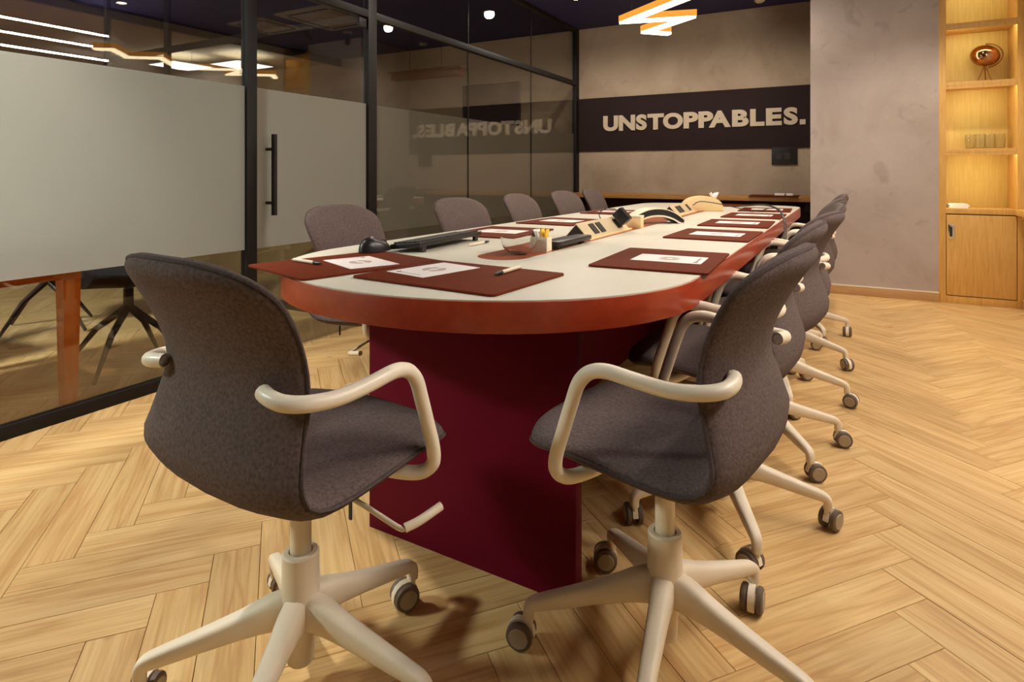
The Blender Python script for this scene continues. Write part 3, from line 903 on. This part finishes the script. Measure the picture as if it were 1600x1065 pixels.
for i, (dx, dy, tl, mt, lab) in enumerate([(-0.020, -0.006, -28, 'sugar_b', 'brown sugar packet leaning out of the white holder, leftmost'), (-0.010, 0.0, -24, 'kraft', 'white sugar packet leaning in the holder beside the brown one'),
                                   (0.0, -0.004, -18, 'kraft', 'white sugar packet standing in the middle of the holder'), (0.010, 0.002, -8, 'sugar_y', 'yellow sugar packet in the white holder'), (0.020, -0.002, 8, 'sugar_y', 'rightmost yellow sugar packet in the white holder')]):
    sp = MB().box(-0.0015, 0.0015, -0.017, 0.017, -0.03, 0.036).build('sugar_packet', M[mt], loc=(-0.925 + dx, 1.885 + dy, PZ + 0.042), bevel=0.001)
    sp.rotation_euler = (0, math.radians(tl), math.radians(6)); tag(sp, lab, 'packet', 'sugar packets in the holder')

rm = empty('low_tray', (-0.905, 2.08, PZ + 0.0005), math.radians(88), 'low black plastic tray lying on the inlay behind the white holder', 'tray')
k = MB(); k.prism(rrect(-0.15, 0.15, -0.035, 0.035, 0.02), 0.012, 0.028)
k.build('tray', M['black_plast'], rm, smooth=40, bevel=0.003)
for sx in (-0.11, 0.11): MB().cyl((sx, 0, 0), 0.014, 0.013, 14).build('foot', M['black_plast'], rm, smooth=40)

def socket_block(y0, y1, label):
    yc = (y0 + y1) / 2; L = (y1 - y0) / 2
    r = empty('socket_block', (-0.955, yc, PZ + 0.0005), 0, label, 'power socket', 'socket blocks along the table inlay')
    box('base_plate', (-0.062, 0.066, -L - 0.01, L + 0.01, 0, 0.007), M['cream'], r, bevel=0.002)
    k = MB(); tri = [(-0.05, 0.007), (0.052, 0.007), (0.0, 0.066)]
    vs = [(x, y, z) for y in (-L, L) for x, z in tri]
    k.add(vs, [(0, 1, 2), (3, 5, 4), (0, 3, 4, 1), (1, 4, 5, 2), (2, 5, 3, 0)])
    k.build('housing', M['alu'], r, smooth=30, bevel=0.002)
    sl = Vector((-0.052, 0, 0.059)).normalized(); nr = Vector((0.059, 0, 0.052)).normalized()
    for i, yy in enumerate((-L * 0.52, -L * 0.22, L * 0.62)):
        o = MB().box(-0.026, 0.026, -0.026, 0.026, -0.001, 0.0035).build('socket_plate', M['dark_plast'], r, bevel=0.001)
        c = Vector((0.052, 0, 0.007)) + sl * 0.037 + nr * 0.0008
        o.matrix_local = Matrix(((sl.x, 0, nr.x, c.x), (0, 1, 0, yy), (sl.z, 0, nr.z, c.z), (0, 0, 0, 1))) @ Matrix.Diagonal((1, 1, 1, 1))
    MB().add([(-0.046, -L - 0.0008, 0.010), (0.048, -L - 0.0008, 0.010), (0.0, -L - 0.0008, 0.060), (-0.046, -L, 0.010), (0.048, -L, 0.010), (0, -L, 0.060)],
             [(0, 1, 2), (3, 5, 4), (0, 3, 4, 1), (1, 4, 5, 2), (2, 5, 3, 0)]).build('end_cap', M['steel'], r)
    return r
socket_block(2.27, 2.80, 'wedge-shaped metal socket block with dark sockets, nearer the rounded table end')
socket_block(3.78, 4.28, 'wedge-shaped metal socket block with dark sockets, beyond the arched device')

ad = empty('power_adapter', (-0.918, 2.70, PZ + 0.055), 0, 'black power adapter plugged into the nearer socket block', 'adapter')
k = MB().box(-0.035, 0.035, -0.032, 0.032, -0.022, 0.03).build('body', M['black_plast'], ad, smooth=40, bevel=0.005); k.rotation_euler = (0, math.radians(48), 0.1); k.location = (0.012, 0, 0.012)
MB().tube(catmull([(-0.01, -0.02, 0.05), (-0.045, -0.05, 0.052), (-0.075, -0.06, 0.03), (-0.06, -0.08, 0.0), (-0.045, -0.1, -0.02)], 6), 0.0022, 6).build('wire', M['black_plast'], ad, smooth=60)
cb = empty('card_box', (-0.905, 2.895, PZ + 0.0005), math.radians(4), 'small cream box standing behind the black power adapter', 'box')
box('body', (-0.04, 0.04, -0.03, 0.03, 0, 0.052), M['cream'], cb, bevel=0.002)
box('lid', (-0.042, 0.042, -0.032, 0.032, 0.052, 0.062), M['white_plast'], cb, bevel=0.002)

# arched conference device
av = empty('conference_device', (-0.90, 3.23, PZ + 0.0005), math.radians(38), 'black and white arched conference device in the middle of the table', 'device')
def arch(lo, hi, y0, y1, mat, name):
    top = []; bot = []
    for k_ in range(21):
        t = -1 + 2 * k_ / 20
        x = 0.150 * t; zt = 0.082 - 0.060 * abs(t) ** 2.2
        top.append((x, max(0.004, zt - hi))); bot.append((x, max(0.0, zt - lo)))
    ring = top + bot[::-1]; n = len(ring)
    vs = [(x, y, z) for y in (y0, y1) for x, z in ring]
    fs = [(i, (i + 1) % n, n + (i + 1) % n, n + i) for i in range(n)]
    fs += [(k_, k_ + 1, n - 2 - k_, n - 1 - k_) for k_ in range(20)] + [(n + k_ + 1, n + k_, 2 * n - 1 - k_, 2 * n - 2 - k_) for k_ in range(20)]
    return MB().add(vs, fs).build(name, mat, av, smooth=35)
arch(0.040, 0.004, -0.055, 0.055, M['black_plast'], 'body')
arch(0.0045, 0.0, -0.058, 0.058, M['white_metal'], 'top_trim')
for ya, yb in ((-0.059, -0.0545), (0.0545, 0.059)):
    arch(0.045, 0.036, ya, yb, M['white_metal'], 'edge_trim')

# tissue dispenser
td = empty('tissue_dispenser', (-0.885, 4.42, PZ + 0.0005), math.radians(25), 'cream half-moon tissue dispenser with white tissue, on the far half of the table', 'tissue box')
ring = [(-0.14, 0.0)] + [(0.14 * math.cos(math.pi - math.pi * k_ / 18), 0.012 + 0.095 * math.sin(math.pi * k_ / 18) ** 0.8) for k_ in range(19)] + [(0.14, 0.0)]
n = len(ring); vs = [(x, y, z) for y in (-0.055, 0.055) for x, z in ring]
MB().add(vs, [(i, (i + 1) % n, n + (i + 1) % n, n + i) for i in range(n)] + [tuple(range(n)), tuple(reversed(range(n, 2 * n)))]).build('body', M['cream'], td, smooth=35, bevel=0.004)
k = MB()
for q in range(9):
    a = q * 2.4; b_ = 0.01 + 0.003 * q
    k.add([(0.085 + 0.01 * math.cos(a), 0.01 * math.sin(a), 0.075), (0.085 + b_ * 1.4 * math.cos(a + .5), b_ * math.sin(a + .5), 0.128 + 0.008 * math.sin(q * 1.7)), (0.085 + b_ * math.cos(a + 1.3), b_ * 1.2 * math.sin(a + 1.3), 0.118 + 0.01 * math.cos(q)), (0.085 + 0.012 * math.cos(a + 1.2), 0.012 * math.sin(a + 1.2), 0.075)], [(0, 1, 2, 3)])
ts = k.build('tissue', M['kraft'], td, smooth=70)
md = ts.modifiers.new('thick', 'SOLIDIFY'); md.thickness = 0.0015

c1 = MB().tube(catmull([(-0.90, 4.20, PZ + 0.05), (-0.86, 4.24, PZ + 0.075), (-0.76, 4.30, PZ + 0.062), (-0.62, 4.34, PZ + 0.03), (-0.56, 4.38, PZ + 0.0095), (-0.50, 4.45, PZ + 0.0095), (-0.46, 4.60, PZ + 0.02)], 7), 0.0032, 8).build('thin_cable', M['black_plast'], smooth=60)
tag(c1, 'thin black cable looping out of the far socket block', 'cable')
c2 = MB().tube(catmull([(-0.70, 4.95, PZ + 0.012), (-0.60, 4.66, PZ + 0.035), (-0.50, 4.40, PZ + 0.055), (-0.40, 4.12, PZ + 0.062), (-0.32, 3.86, PZ + 0.045), (-0.285, 3.70, PZ - 0.005), (-0.27, 3.55, PZ - 0.055), (-0.262, 3.44, PZ - 0.09), (-0.258, 3.36, PZ - 0.13)], 7), 0.0065, 8).build('thick_cable', M['black_plast'], smooth=60)
tag(c2, 'thick black cable arching over the right rim of the table towards the chairs', 'cable')

# ================================================================== BACK WALL
sg = empty('wall_sign', (-1.5, YB - 0.012, 1.59), label='dark wall sign band with cream capital letters on the back wall', cat='sign')
box('backing_band', (-2.79 + 1.5, -0.242 + 1.5, 0, 0.012, 1.272 - 1.59, 1.908 - 1.59), M['band'], sg)
CHARS = [('U', 105, 208), ('N', 213, 325), ('S', 332, 406), ('T', 411, 524), ('O', 519, 656), ('P', 661, 763), ('P', 764, 866), ('A', 836, 988), ('B', 997, 1112), ('L', 1122, 1222), ('E', 1232, 1341), ('S', 1355, 1452), ('.', 1466, 1506)]
def sign_x(pxx):        # photo measurement along the sign, already turned into metres on the wall
    x = 920 + pxx / 4.4444
    l = (x - 800) / 933.0; a = math.radians(28.94)
    rx, ry = -math.sin(a) + l * math.cos(a), math.cos(a) + l * math.sin(a)
    return rx * YB / ry
for ch, a, b_ in CHARS:
    cu = bpy.data.curves.new('letter_curve', 'FONT'); cu.body = ch; cu.size = 1.0; cu.offset = 0.05; cu.extrude = 0.02; cu.resolution_u = 6
    tmp = bpy.data.objects.new('letter_tmp', cu); COL.objects.link(tmp)
    dg = bpy.context.evaluated_depsgraph_get(); dg.update()
    me = bpy.data.meshes.new_from_object(tmp.evaluated_get(dg))
    bpy.data.objects.remove(tmp)
    xs = [v.co.x for v in me.vertices]; ys = [v.co.y for v in me.vertices]; zs = [v.co.z for v in me.vertices]
    x0, x1 = sign_x(a), sign_x(b_)
    z0, z1 = (1.508, 1.688) if ch != '.' else (1.508, 1.560)
    for v in me.vertices:
        u = (v.co.x - min(xs)) / (max(xs) - min(xs)); w_ = (v.co.y - min(ys)) / (max(ys) - min(ys)); t_ = (v.co.z - min(zs)) / (max(zs) - min(zs))
        v.co = (x0 + (x1 - x0) * u + 1.5, -0.012 * t_, z0 + (z1 - z0) * w_ - 1.59)
    if ch == '.':                                   # the full stop is square
        me = MB().box(x0 + 1.5, x1 + 1.5, -0.012, 0.0, z0 - 1.59, z1 - 1.59).mesh('letter', M['letter'])
    me.materials.clear(); me.materials.append(M['letter'])
    bm = bmesh.new(); bm.from_mesh(me); bmesh.ops.recalc_face_normals(bm, faces=bm.faces); bm.to_mesh(me); bm.free()
    o = bpy.data.objects.new('letter', me); COL.objects.link(o); o.parent = sg

sk = empty('wall_socket_panel', (-0.52, YB - 0.002, 1.19), label='black square socket panel on the back wall under the sign', cat='socket')
box('plate', (-0.12, 0.12, -0.012, 0, -0.09, 0.09), M['black_plast'], sk, bevel=0.003)
for dx in (-0.06, 0.02):
    box('module', (dx - 0.02, dx + 0.035, -0.016, -0.011, -0.035, 0.035), M['dark_plast'], sk)
sh = empty('wall_shelf', (-1.5, YB, 0.70), label='long oak wall shelf below the sign', cat='shelf')
box('board', (-2.78 + 1.5, -0.245 + 1.5, -0.30, 0, 0.035, 0.085), M['shelfwood'], sh, bevel=0.003)
box('lower_panel', (-2.78 + 1.5, -0.245 + 1.5, -0.05, 0, -0.70, 0.035), M['band'], sh)
for dx in (-1.20, 0.0, 1.2):
    box('bracket', (dx - 0.02, dx + 0.02, -0.26, -0.05, -0.06, 0.035), M['black_frame'], sh)
SZ = 0.785
tr = link('desk_pad', pad_mesh, None, (-0.60, 6.56, SZ + 0.0005), math.radians(90)); tag(tr, 'dark brown desk pad lying on the wall shelf', 'desk pad')
for x, w_, lab in ((-0.545, 0.045, 'larger white eraser on the wall shelf pad'), (-0.455, 0.03, 'smaller white eraser on the wall shelf pad, right of the larger one')):
    o = MB().box(-w_, w_, -0.02, 0.02, 0, 0.022).build('board_eraser', M['kraft'], smooth=40, bevel=0.004, loc=(x, 6.50, SZ + 0.007)); tag(o, lab, 'eraser', 'white erasers on the wall shelf')

# ================================================================== CEILING FIXTURES
def downlight(x, y, watts, cone, label, vis=True):
    r = empty('ceiling_downlight', (x, y, CEIL), label=label, cat='ceiling light', group='round ceiling downlights')
    MB().lathe([(0.045, -0.004), (0.062, -0.006), (0.064, -0.0005), (0.045, -0.0005)], 28, close=True).build('trim_ring', M['black_frame'], r, smooth=40)
    MB().cyl((0, 0, -0.003), 0.044, 0.0025, 28).build('lens', M['lamp'], r)
    ld = bpy.data.lights.new('downlight_beam', 'SPOT'); ld.energy = watts; ld.color = (1.0, 0.95, 0.86) if x < -2.2 and y < 2 else WARM; ld.spot_size = math.radians(cone); ld.spot_blend = 0.6; ld.shadow_soft_size = 0.045
    lo = bpy.data.objects.new('downlight_beam', ld); COL.objects.link(lo); lo.parent = r; lo.location = (0, 0, -0.03)
    return r
DL_WHERE = ['nearest the back wall and the glass partition', 'above the glass side of the table', 'above the floor left of the foreground chair', 'above the near half of the table', 'above the far half of the table',
            'above the right foreground floor', 'above the middle of the open right floor', 'in front of the plaster wall', 'in front of the sign, above the far table end']
for (x, y, w_, cn), wh in zip(DOWNLIGHTS, DL_WHERE):
    downlight(x, y, w_, cn, 'round ceiling downlight ' + wh)

# zigzag neon line
ZZ = 1.90
zz = empty('zigzag_light', (-0.93, 3.1, ZZ), label='glowing warm zigzag line light hanging over the conference table', cat='pendant light')
ZP = [(-0.925, 2.30), (-1.02, 2.375), (-0.81, 2.59), (-1.00, 2.74), (-0.68, 3.08), (-1.11, 3.40), (-0.775, 3.49), (-1.083, 3.71), (-0.967, 3.83)]
def ribbon(pts, hw):
    n = len(pts); L_, R_ = [], []
    for i, p in enumerate(pts):
        p = Vector(p); d0 = (p - Vector(pts[i - 1])).normalized() if i else None; d1 = (Vector(pts[i + 1]) - p).normalized() if i < n - 1 else None
        if d0 is None: d0 = d1
        if d1 is None: d1 = d0
        n0 = Vector((-d0.y, d0.x)); n1_ = Vector((-d1.y, d1.x)); m = (n0 + n1_)
        m = m / max(0.25, m.length_squared) * 2 if m.length > 1e-6 else n0
        if m.length > 2.2: m = m.normalized() * 2.2
        L_.append(p + m * hw); R_.append(p - m * hw)
    return [tuple(v) for v in L_ + R_[::-1]], L_, R_
def ribbon_mesh(pts, hw, z0, z1, name, mat, parent, org):
    _, L_, R_ = ribbon([(x - org[0], y - org[1]) for x, y in pts], hw)
    k = MB(); n = len(L_)
    vs = [(p.x, p.y, z) for z in (z0, z1) for p in L_ + R_]
    fs = []
    for i in range(n - 1):
        fs += [(i, i + 1, n + i + 1, n + i), (2 * n + i + 1, 2 * n + i, 3 * n + i, 3 * n + i + 1), (i, 2 * n + i, 2 * n + i + 1, i + 1), (n + i + 1, 3 * n + i + 1, 3 * n + i, n + i)]
    fs += [(0, n, 3 * n, 2 * n), (n - 1, 3 * n - 1, 4 * n - 1, 2 * n - 1)]
    k.add(vs, fs)
    return k.build(name, mat, parent)
ribbon_mesh(ZP, 0.022, 0.0, 0.014, 'diffuser', M['neon'], zz, (-0.93, 3.1))
ribbon_mesh(ZP, 0.024, 0.014, 0.050, 'channel', M['neon_side'], zz, (-0.93, 3.1))
for x, y in ((-1.0, 2.74), (-1.08, 3.40)):
    MB().cyl((x + 0.93, y - 3.1, 0.05), 0.0015, CEIL - ZZ - 0.05, 6).build('suspension_wire', M['black_frame'], zz)

sd = empty('smoke_detector', (-0.72, 6.42, CEIL), label='white dome detector on the ceiling near the back wall', cat='detector')
MB().lathe([(0.0, -0.034), (0.03, -0.032), (0.045, -0.02), (0.052, -0.008), (0.052, 0.0), (0.0, 0.0)], 24).build('dome', M['white_plast'], sd, smooth=40)
MB().cyl((0.03, 0, -0.036), 0.004, 0.008, 8).build('led', M['dark_plast'], sd)

def cassette(x, y, sx, sy, label):
    r = empty('air_vent', (x, y, CEIL), label=label, cat='air vent', group='ceiling air vents')
    box('panel', (-sx, sx, -sy, sy, -0.018, 0), M['grille'], r, bevel=0.004)
    box('intake_grille', (-sx * 0.55, sx * 0.55, -sy * 0.55, sy * 0.55, -0.024, -0.018), M['grille'], r)
    for s in (-1, 1):
        box('louvre', (-sx * 0.7, sx * 0.7, s * sy * 0.78 - 0.02, s * sy * 0.78 + 0.02, -0.021, -0.0175), M['dark_plast'], r)
        box('louvre', (s * sx * 0.78 - 0.02, s * sx * 0.78 + 0.02, -sy * 0.7, sy * 0.7, -0.021, -0.0175), M['dark_plast'], r)
cassette(-0.63, 4.85, 0.42, 0.42, 'square ceiling air vent mirrored in the glass door, nearer the partition')
cassette(0.30, 4.75, 0.30, 0.30, 'smaller square ceiling air vent mirrored in the glass, farther from the partition')
def track_spot(x, y, yaw, label):
    r = empty('spotlight', (x, y, CEIL), yaw, label, 'spotlight', 'cylinder spotlights on the ceiling')
    MB().cyl((0, 0, -0.012), 0.06, 0.012, 20).build('ceiling_plate', M['grille'], r, smooth=40)
    MB().cyl((0, 0, -0.07), 0.008, 0.06, 10).build('stem', M['black_frame'], r, smooth=40)
    o = MB().cyl((0, 0, -0.06), 0.03, 0.12, 18).build('head', M['black_frame'], r, smooth=40); o.location = (0, 0, -0.10); o.rotation_euler = (math.radians(35), 0, 0)
track_spot(-0.05, 5.05, 0.6, 'black cylinder spotlight mirrored in the glass door, tilted')
track_spot(-0.30, 5.45, 2.4, 'black cylinder spotlight mirrored in the glass door, beside the post')

# ================================================================== BOOKCASE
bk = empty('bookcase', (0.667, YP, 0), label='tall honey-oak bookcase with lit open shelves and a cupboard door', cat='bookcase')
BW = XR - 0.667 - 0.002; BD = 0.32; LW = 0.046
def bbox(name, x0, x1, y0, y1, z0, z1, mat=None, parent=bk, bevel=0.0015):
    return box(name, (x0, x1, y0, y1, z0, z1), mat or M['bookwood'], parent, bevel)
RS = 1.150 - 0.667
bbox('side_panel', 0, LW, 0, BD, 0, CEIL - 0.002); bbox('side_panel', RS, BW, 0, BD, 0, CEIL - 0.002)
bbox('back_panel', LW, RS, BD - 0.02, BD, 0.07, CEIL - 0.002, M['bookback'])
bbox('plinth', LW, RS, 0.004, 0.03, 0, 0.058)
SHELVES = [(0.700, 0.742), (1.172, 1.205), (1.692, 1.727), (2.150, 2.185), (2.60, 2.64)]
for z0, z1 in SHELVES: bbox('shelf', LW, RS, 0.0, BD - 0.02, z0, z1)
dd = bbox('door', LW + 0.004, RS - 0.004, 0.0, 0.02, 0.064, 0.692)
hb = box('handle_plate', (0.721 - 0.667 + 0.006, 0.770 - 0.667, -0.003, 0.0, 0.50, 0.616), M['chrome'], dd, bevel=0.001)
box('finger_recess', (0.070, 0.086, -0.0045, -0.003, 0.52, 0.596), M['steel'], dd)
for (z0, z1), (z2, _) in zip(SHELVES[:-1], SHELVES[1:]):
    bbox('shelf_lip', LW, RS, 0.0, 0.010, z2 - 0.016, z2, bevel=None)
    box('led_strip', (LW + 0.01, RS - 0.01, 0.013, 0.023, z2 - 0.006, z2 - 0.001), M['ledwarm'], bk)
    box('led_strip', (LW + 0.0003, LW + 0.0013, 0.014, 0.026, z1 + 0.02, z2 - 0.03), M['ledwarm'], bk)

gl = empty('globe_ornament', (0.985, 5.93, 1.727), math.radians(-20), 'antique copper globe on a bronze tripod in the lit bookcase', 'globe')
k = MB(); vs = []; prof = []
for j in range(1, 16):
    a = math.pi * j / 16 - math.pi / 2
    prof.append((0.098 * math.cos(a), 0.083 * math.sin(a)))
o = k.lathe([(0.0005, -0.083)] + prof + [(0.0005, 0.083)], 32).build('sphere', M['copper'], gl, smooth=80); o.location = (0, 0, 0.215); o.rotation_euler = (0.2, 0.35, 0)
MB().tube([(0.108 * math.cos(a), 0, 0.095 * math.sin(a)) for a in [math.radians(-80 + 170 * i / 20) for i in range(21)]], 0.005, 8).build('meridian_arc', M['bronze'], gl, smooth=60, loc=(0.004, 0, 0.212))
for a in (95, 215, 335):
    ar_ = math.radians(a)
    MB().tube([(0.004 * math.cos(ar_), 0.004 * math.sin(ar_), 0.132), (0.055 * math.cos(ar_), 0.055 * math.sin(ar_), 0.0045)], 0.0045, 8).build('tripod_leg', M['bronze'], gl, smooth=50)
gmesh = MB().lathe([(0.002, 0.0), (0.026, 0.0), (0.028, 0.004), (0.034, 0.085), (0.031, 0.118), (0.0295, 0.118), (0.0325, 0.085), (0.0265, 0.010), (0.002, 0.009)], 24, close=True).mesh('drinking_glass', M['tumbler'], smooth=50)
for x, y, lab in ((0.895, 5.95, 'leftmost drinking glass on the lit bookcase shelf'), (0.948, 5.88, 'second drinking glass from the left on the lit bookcase shelf'), (1.012, 5.90, 'third drinking glass from the left on the lit bookcase shelf'), (1.075, 5.91, 'rightmost drinking glass on the lit bookcase shelf')):
    o = link('drinking_glass', gmesh, None, (x, y, 1.2055)); tag(o, lab, 'glass', 'drinking glasses in the bookcase')
for i, (dz, w_) in enumerate(((0.0, 0.0), (0.011, 0.008), (0.022, -0.006))):
    o = MB().box(-0.06, 0.06, -0.07, 0.07, 0, 0.0105).build('notepad', M['kraft'], loc=(0.800 + w_, 5.86, 0.743 + dz), rz=0.05 * i)
    tag(o, ['bottom white notepad of the small stack in the bookcase', 'middle white notepad of the small stack in the bookcase', 'top white notepad of the small stack in the bookcase'][i], 'notepad', 'notepads stacked in the bookcase')

ld_ = empty('window_ledge', (XR, 4.0, 0.70), label='narrow oak ledge along the white right wall beside the bookcase', cat='ledge')
box('board', (-0.055, 0.0, -4.0, YP - 4.0 - 0.004, 0.0, 0.045), M['bookwood'], ld_, bevel=0.003)
box('batten', (-0.02, 0.0, -4.0, YP - 4.0 - 0.004, -0.03, 0.0), M['bookwood'], ld_)

# ================================================================== OFFICE BEHIND THE GLASS
ot = empty('office_table', (-3.42, 0.30, 0), label='orange wooden table with pale top behind the frosted glass', cat='table')
box('tabletop', (-0.47, 0.47, -1.10, 1.10, 0.665, 0.71), M['top_white'], ot, bevel=0.003)
for s in (-1, 1):
    box('apron', (s * 0.44 - 0.012, s * 0.44 + 0.012, -1.03, 1.03, 0.555, 0.665), M['orange'], ot)
    box('apron', (-0.40, 0.40, s * 1.06 - 0.012, s * 1.06 + 0.012, 0.555, 0.665), M['orange'], ot)
def leg_taper(x, y):
    a, b_ = 0.036, 0.026
    vs = [(x + sx * r, y + sy * r, z) for r, z in ((b_, 0.0), (a, 0.665)) for sy in (-1, 1) for sx in (-1, 1)]
    return MB().add(vs, [(0, 2, 3, 1), (4, 5, 7, 6), (0, 1, 5, 4), (2, 6, 7, 3), (0, 4, 6, 2), (1, 3, 7, 5)]).build('leg', M['orange'], ot)
for sx in (-1, 1):
    for sy in (-1, 1): leg_taper(sx * 0.432, sy * 1.058)

def shell_chair(x, y, rz, mat, label):
    r = empty('shell_chair', (x, y, 0), rz, label, 'chair', 'moulded chairs in the office behind the glass')
    prof = catmull([(0.22, 0.20, 0.44), (0.15, 0.225, 0.435), (0.0, 0.235, 0.42), (-0.12, 0.235, 0.43), (-0.19, 0.23, 0.48), (-0.225, 0.225, 0.58), (-0.25, 0.21, 0.70), (-0.265, 0.17, 0.79), (-0.27, 0.10, 0.82)], 3)
    vs = []; fs = []; RN = 9
    for i, p in enumerate(prof):
        a, b_ = prof[max(0, i - 1)], prof[min(len(prof) - 1, i + 1)]
        t = Vector((b_.x - a.x, 0, b_.z - a.z)).normalized(); nr = Vector((t.z, 0, -t.x))
        if nr.z < 0 and p.z < 0.5: nr = -nr
        for k_ in range(RN):
            u = -1 + 2 * k_ / (RN - 1)
            q = Vector((p.x, 0, p.z)) + nr * (0.07 * abs(u) ** 2.5)
            vs.append((q.x, p.y * u, q.z))
    for i in range(len(prof) - 1):
        for k_ in range(RN - 1):
            fs.append((i * RN + k_, i * RN + k_ + 1, (i + 1) * RN + k_ + 1, (i + 1) * RN + k_))
    o = MB().add(vs, fs).build('shell', mat, r, smooth=70)
    md = o.modifiers.new('thick', 'SOLIDIFY'); md.thickness = 0.022
    MB().cyl((0, 0, 0.30), 0.024, 0.11, 14).build('column', M['steel'], r, smooth=40)
    for k_ in range(4):
        a = math.pi / 4 + k_ * math.pi / 2
        MB().tube([(0.01 * math.cos(a), 0.01 * math.sin(a), 0.31), (0.16 * math.cos(a), 0.16 * math.sin(a), 0.20), (0.31 * math.cos(a), 0.31 * math.sin(a), 0.009)], [0.020, 0.016, 0.009], 8).build('leg', M['steel'], r, smooth=50)
shell_chair(-3.30, 1.78, math.radians(-100), M['darkchair'], 'charcoal moulded chair at the end of the orange table, behind the left foreground chair')
shell_chair(-4.22, 0.98, math.radians(10), M['darkchair'], 'charcoal moulded chair on the far long side of the orange table')
shell_chair(-4.55, 1.95, math.radians(-30), M['tanchair'], 'tan moulded chair standing beyond the orange table')

tv = empty('wall_television', (-4.02, YB, 1.72), label='dark television on the back wall behind the glass partition', cat='television')
box('body', (-0.43, 0.43, -0.05, 0, -0.46, 0.46), M['black_frame'], tv, bevel=0.004)
box('screen', (-0.415, 0.415, -0.0515, -0.05, -0.44, 0.445), M['tvscreen'], tv)
pn = empty('pendant_lamp', (-3.78, 5.0, 2.0), label='long wooden pendant lamp on two wires behind the glass partition', cat='pendant lamp')
box('bar', (-0.43, 0.43, -0.05, 0.05, 0.0, 0.075), M['pendwood'], pn, bevel=0.003)
box('cap_board', (-0.46, 0.46, -0.06, 0.06, 0.075, 0.09), M['pendwood'], pn)
for x in (-0.22, 0.19): MB().cyl((x, 0, 0.09), 0.003, CEIL - 2.09, 8).build('wire', M['dark_plast'], pn)

for i, z in enumerate((2.20, 2.325, 2.46)):        # LED lines on the right wall, seen mirrored in the glass
    t = empty('wall_line_light', (XR, 2.1, z), label=['lowest of three white light lines on the right wall, mirrored in the glass', 'middle of three white light lines on the right wall, mirrored in the glass', 'highest of three white light lines on the right wall, mirrored in the glass'][i], cat='wall light', group='light lines on the right wall')
    hL = 1.36 - (0.08 if i == 1 else 0)
    box('housing', (-0.022, 0.0, -hL, hL, -0.020, 0.020), M['dark_plast'], t)
    box('diffuser', (-0.026, -0.022, -hL, hL, -0.007, 0.007), M['tubewhite'], t)
for i, (x, y) in enumerate(((-7.5, 5.6), (-8.3, 5.2), (-4.35, 2.25), (-4.20, -1.20))):  # far pair added for a mirrored glow, door panel added to brighten its film
    t = empty('panel_light', (x, y, CEIL - (0.20 if i < 2 else 0.012)), label='square white panel light ' + ['over the far office floor, farther of the two behind the partition', 'over the far office floor, nearer of the two behind the partition', 'over the office floor behind the glass door', 'over the office floor beyond the orange table'][i], cat='ceiling light', group='panel lights in the office behind the glass')
    box('frame', (-0.31, 0.31, -0.31, 0.31, 0.0, 0.012), M['white_plast'], t)
    box('diffuser', (-0.29, 0.29, -0.29, 0.29, -0.003, 0.0), M[('panelwhite', 'panelwhite', 'panelmid', 'panelbright')[i]], t)
    if i < 2:
        box('upper_diffuser', (-0.29, 0.29, -0.29, 0.29, 0.012, 0.015), M['panelup'], t)
        for sx in (-0.25, 0.25): MB().cyl((sx, 0, 0.012), 0.002, 0.138, 6).build('wire', M['black_frame'], t)
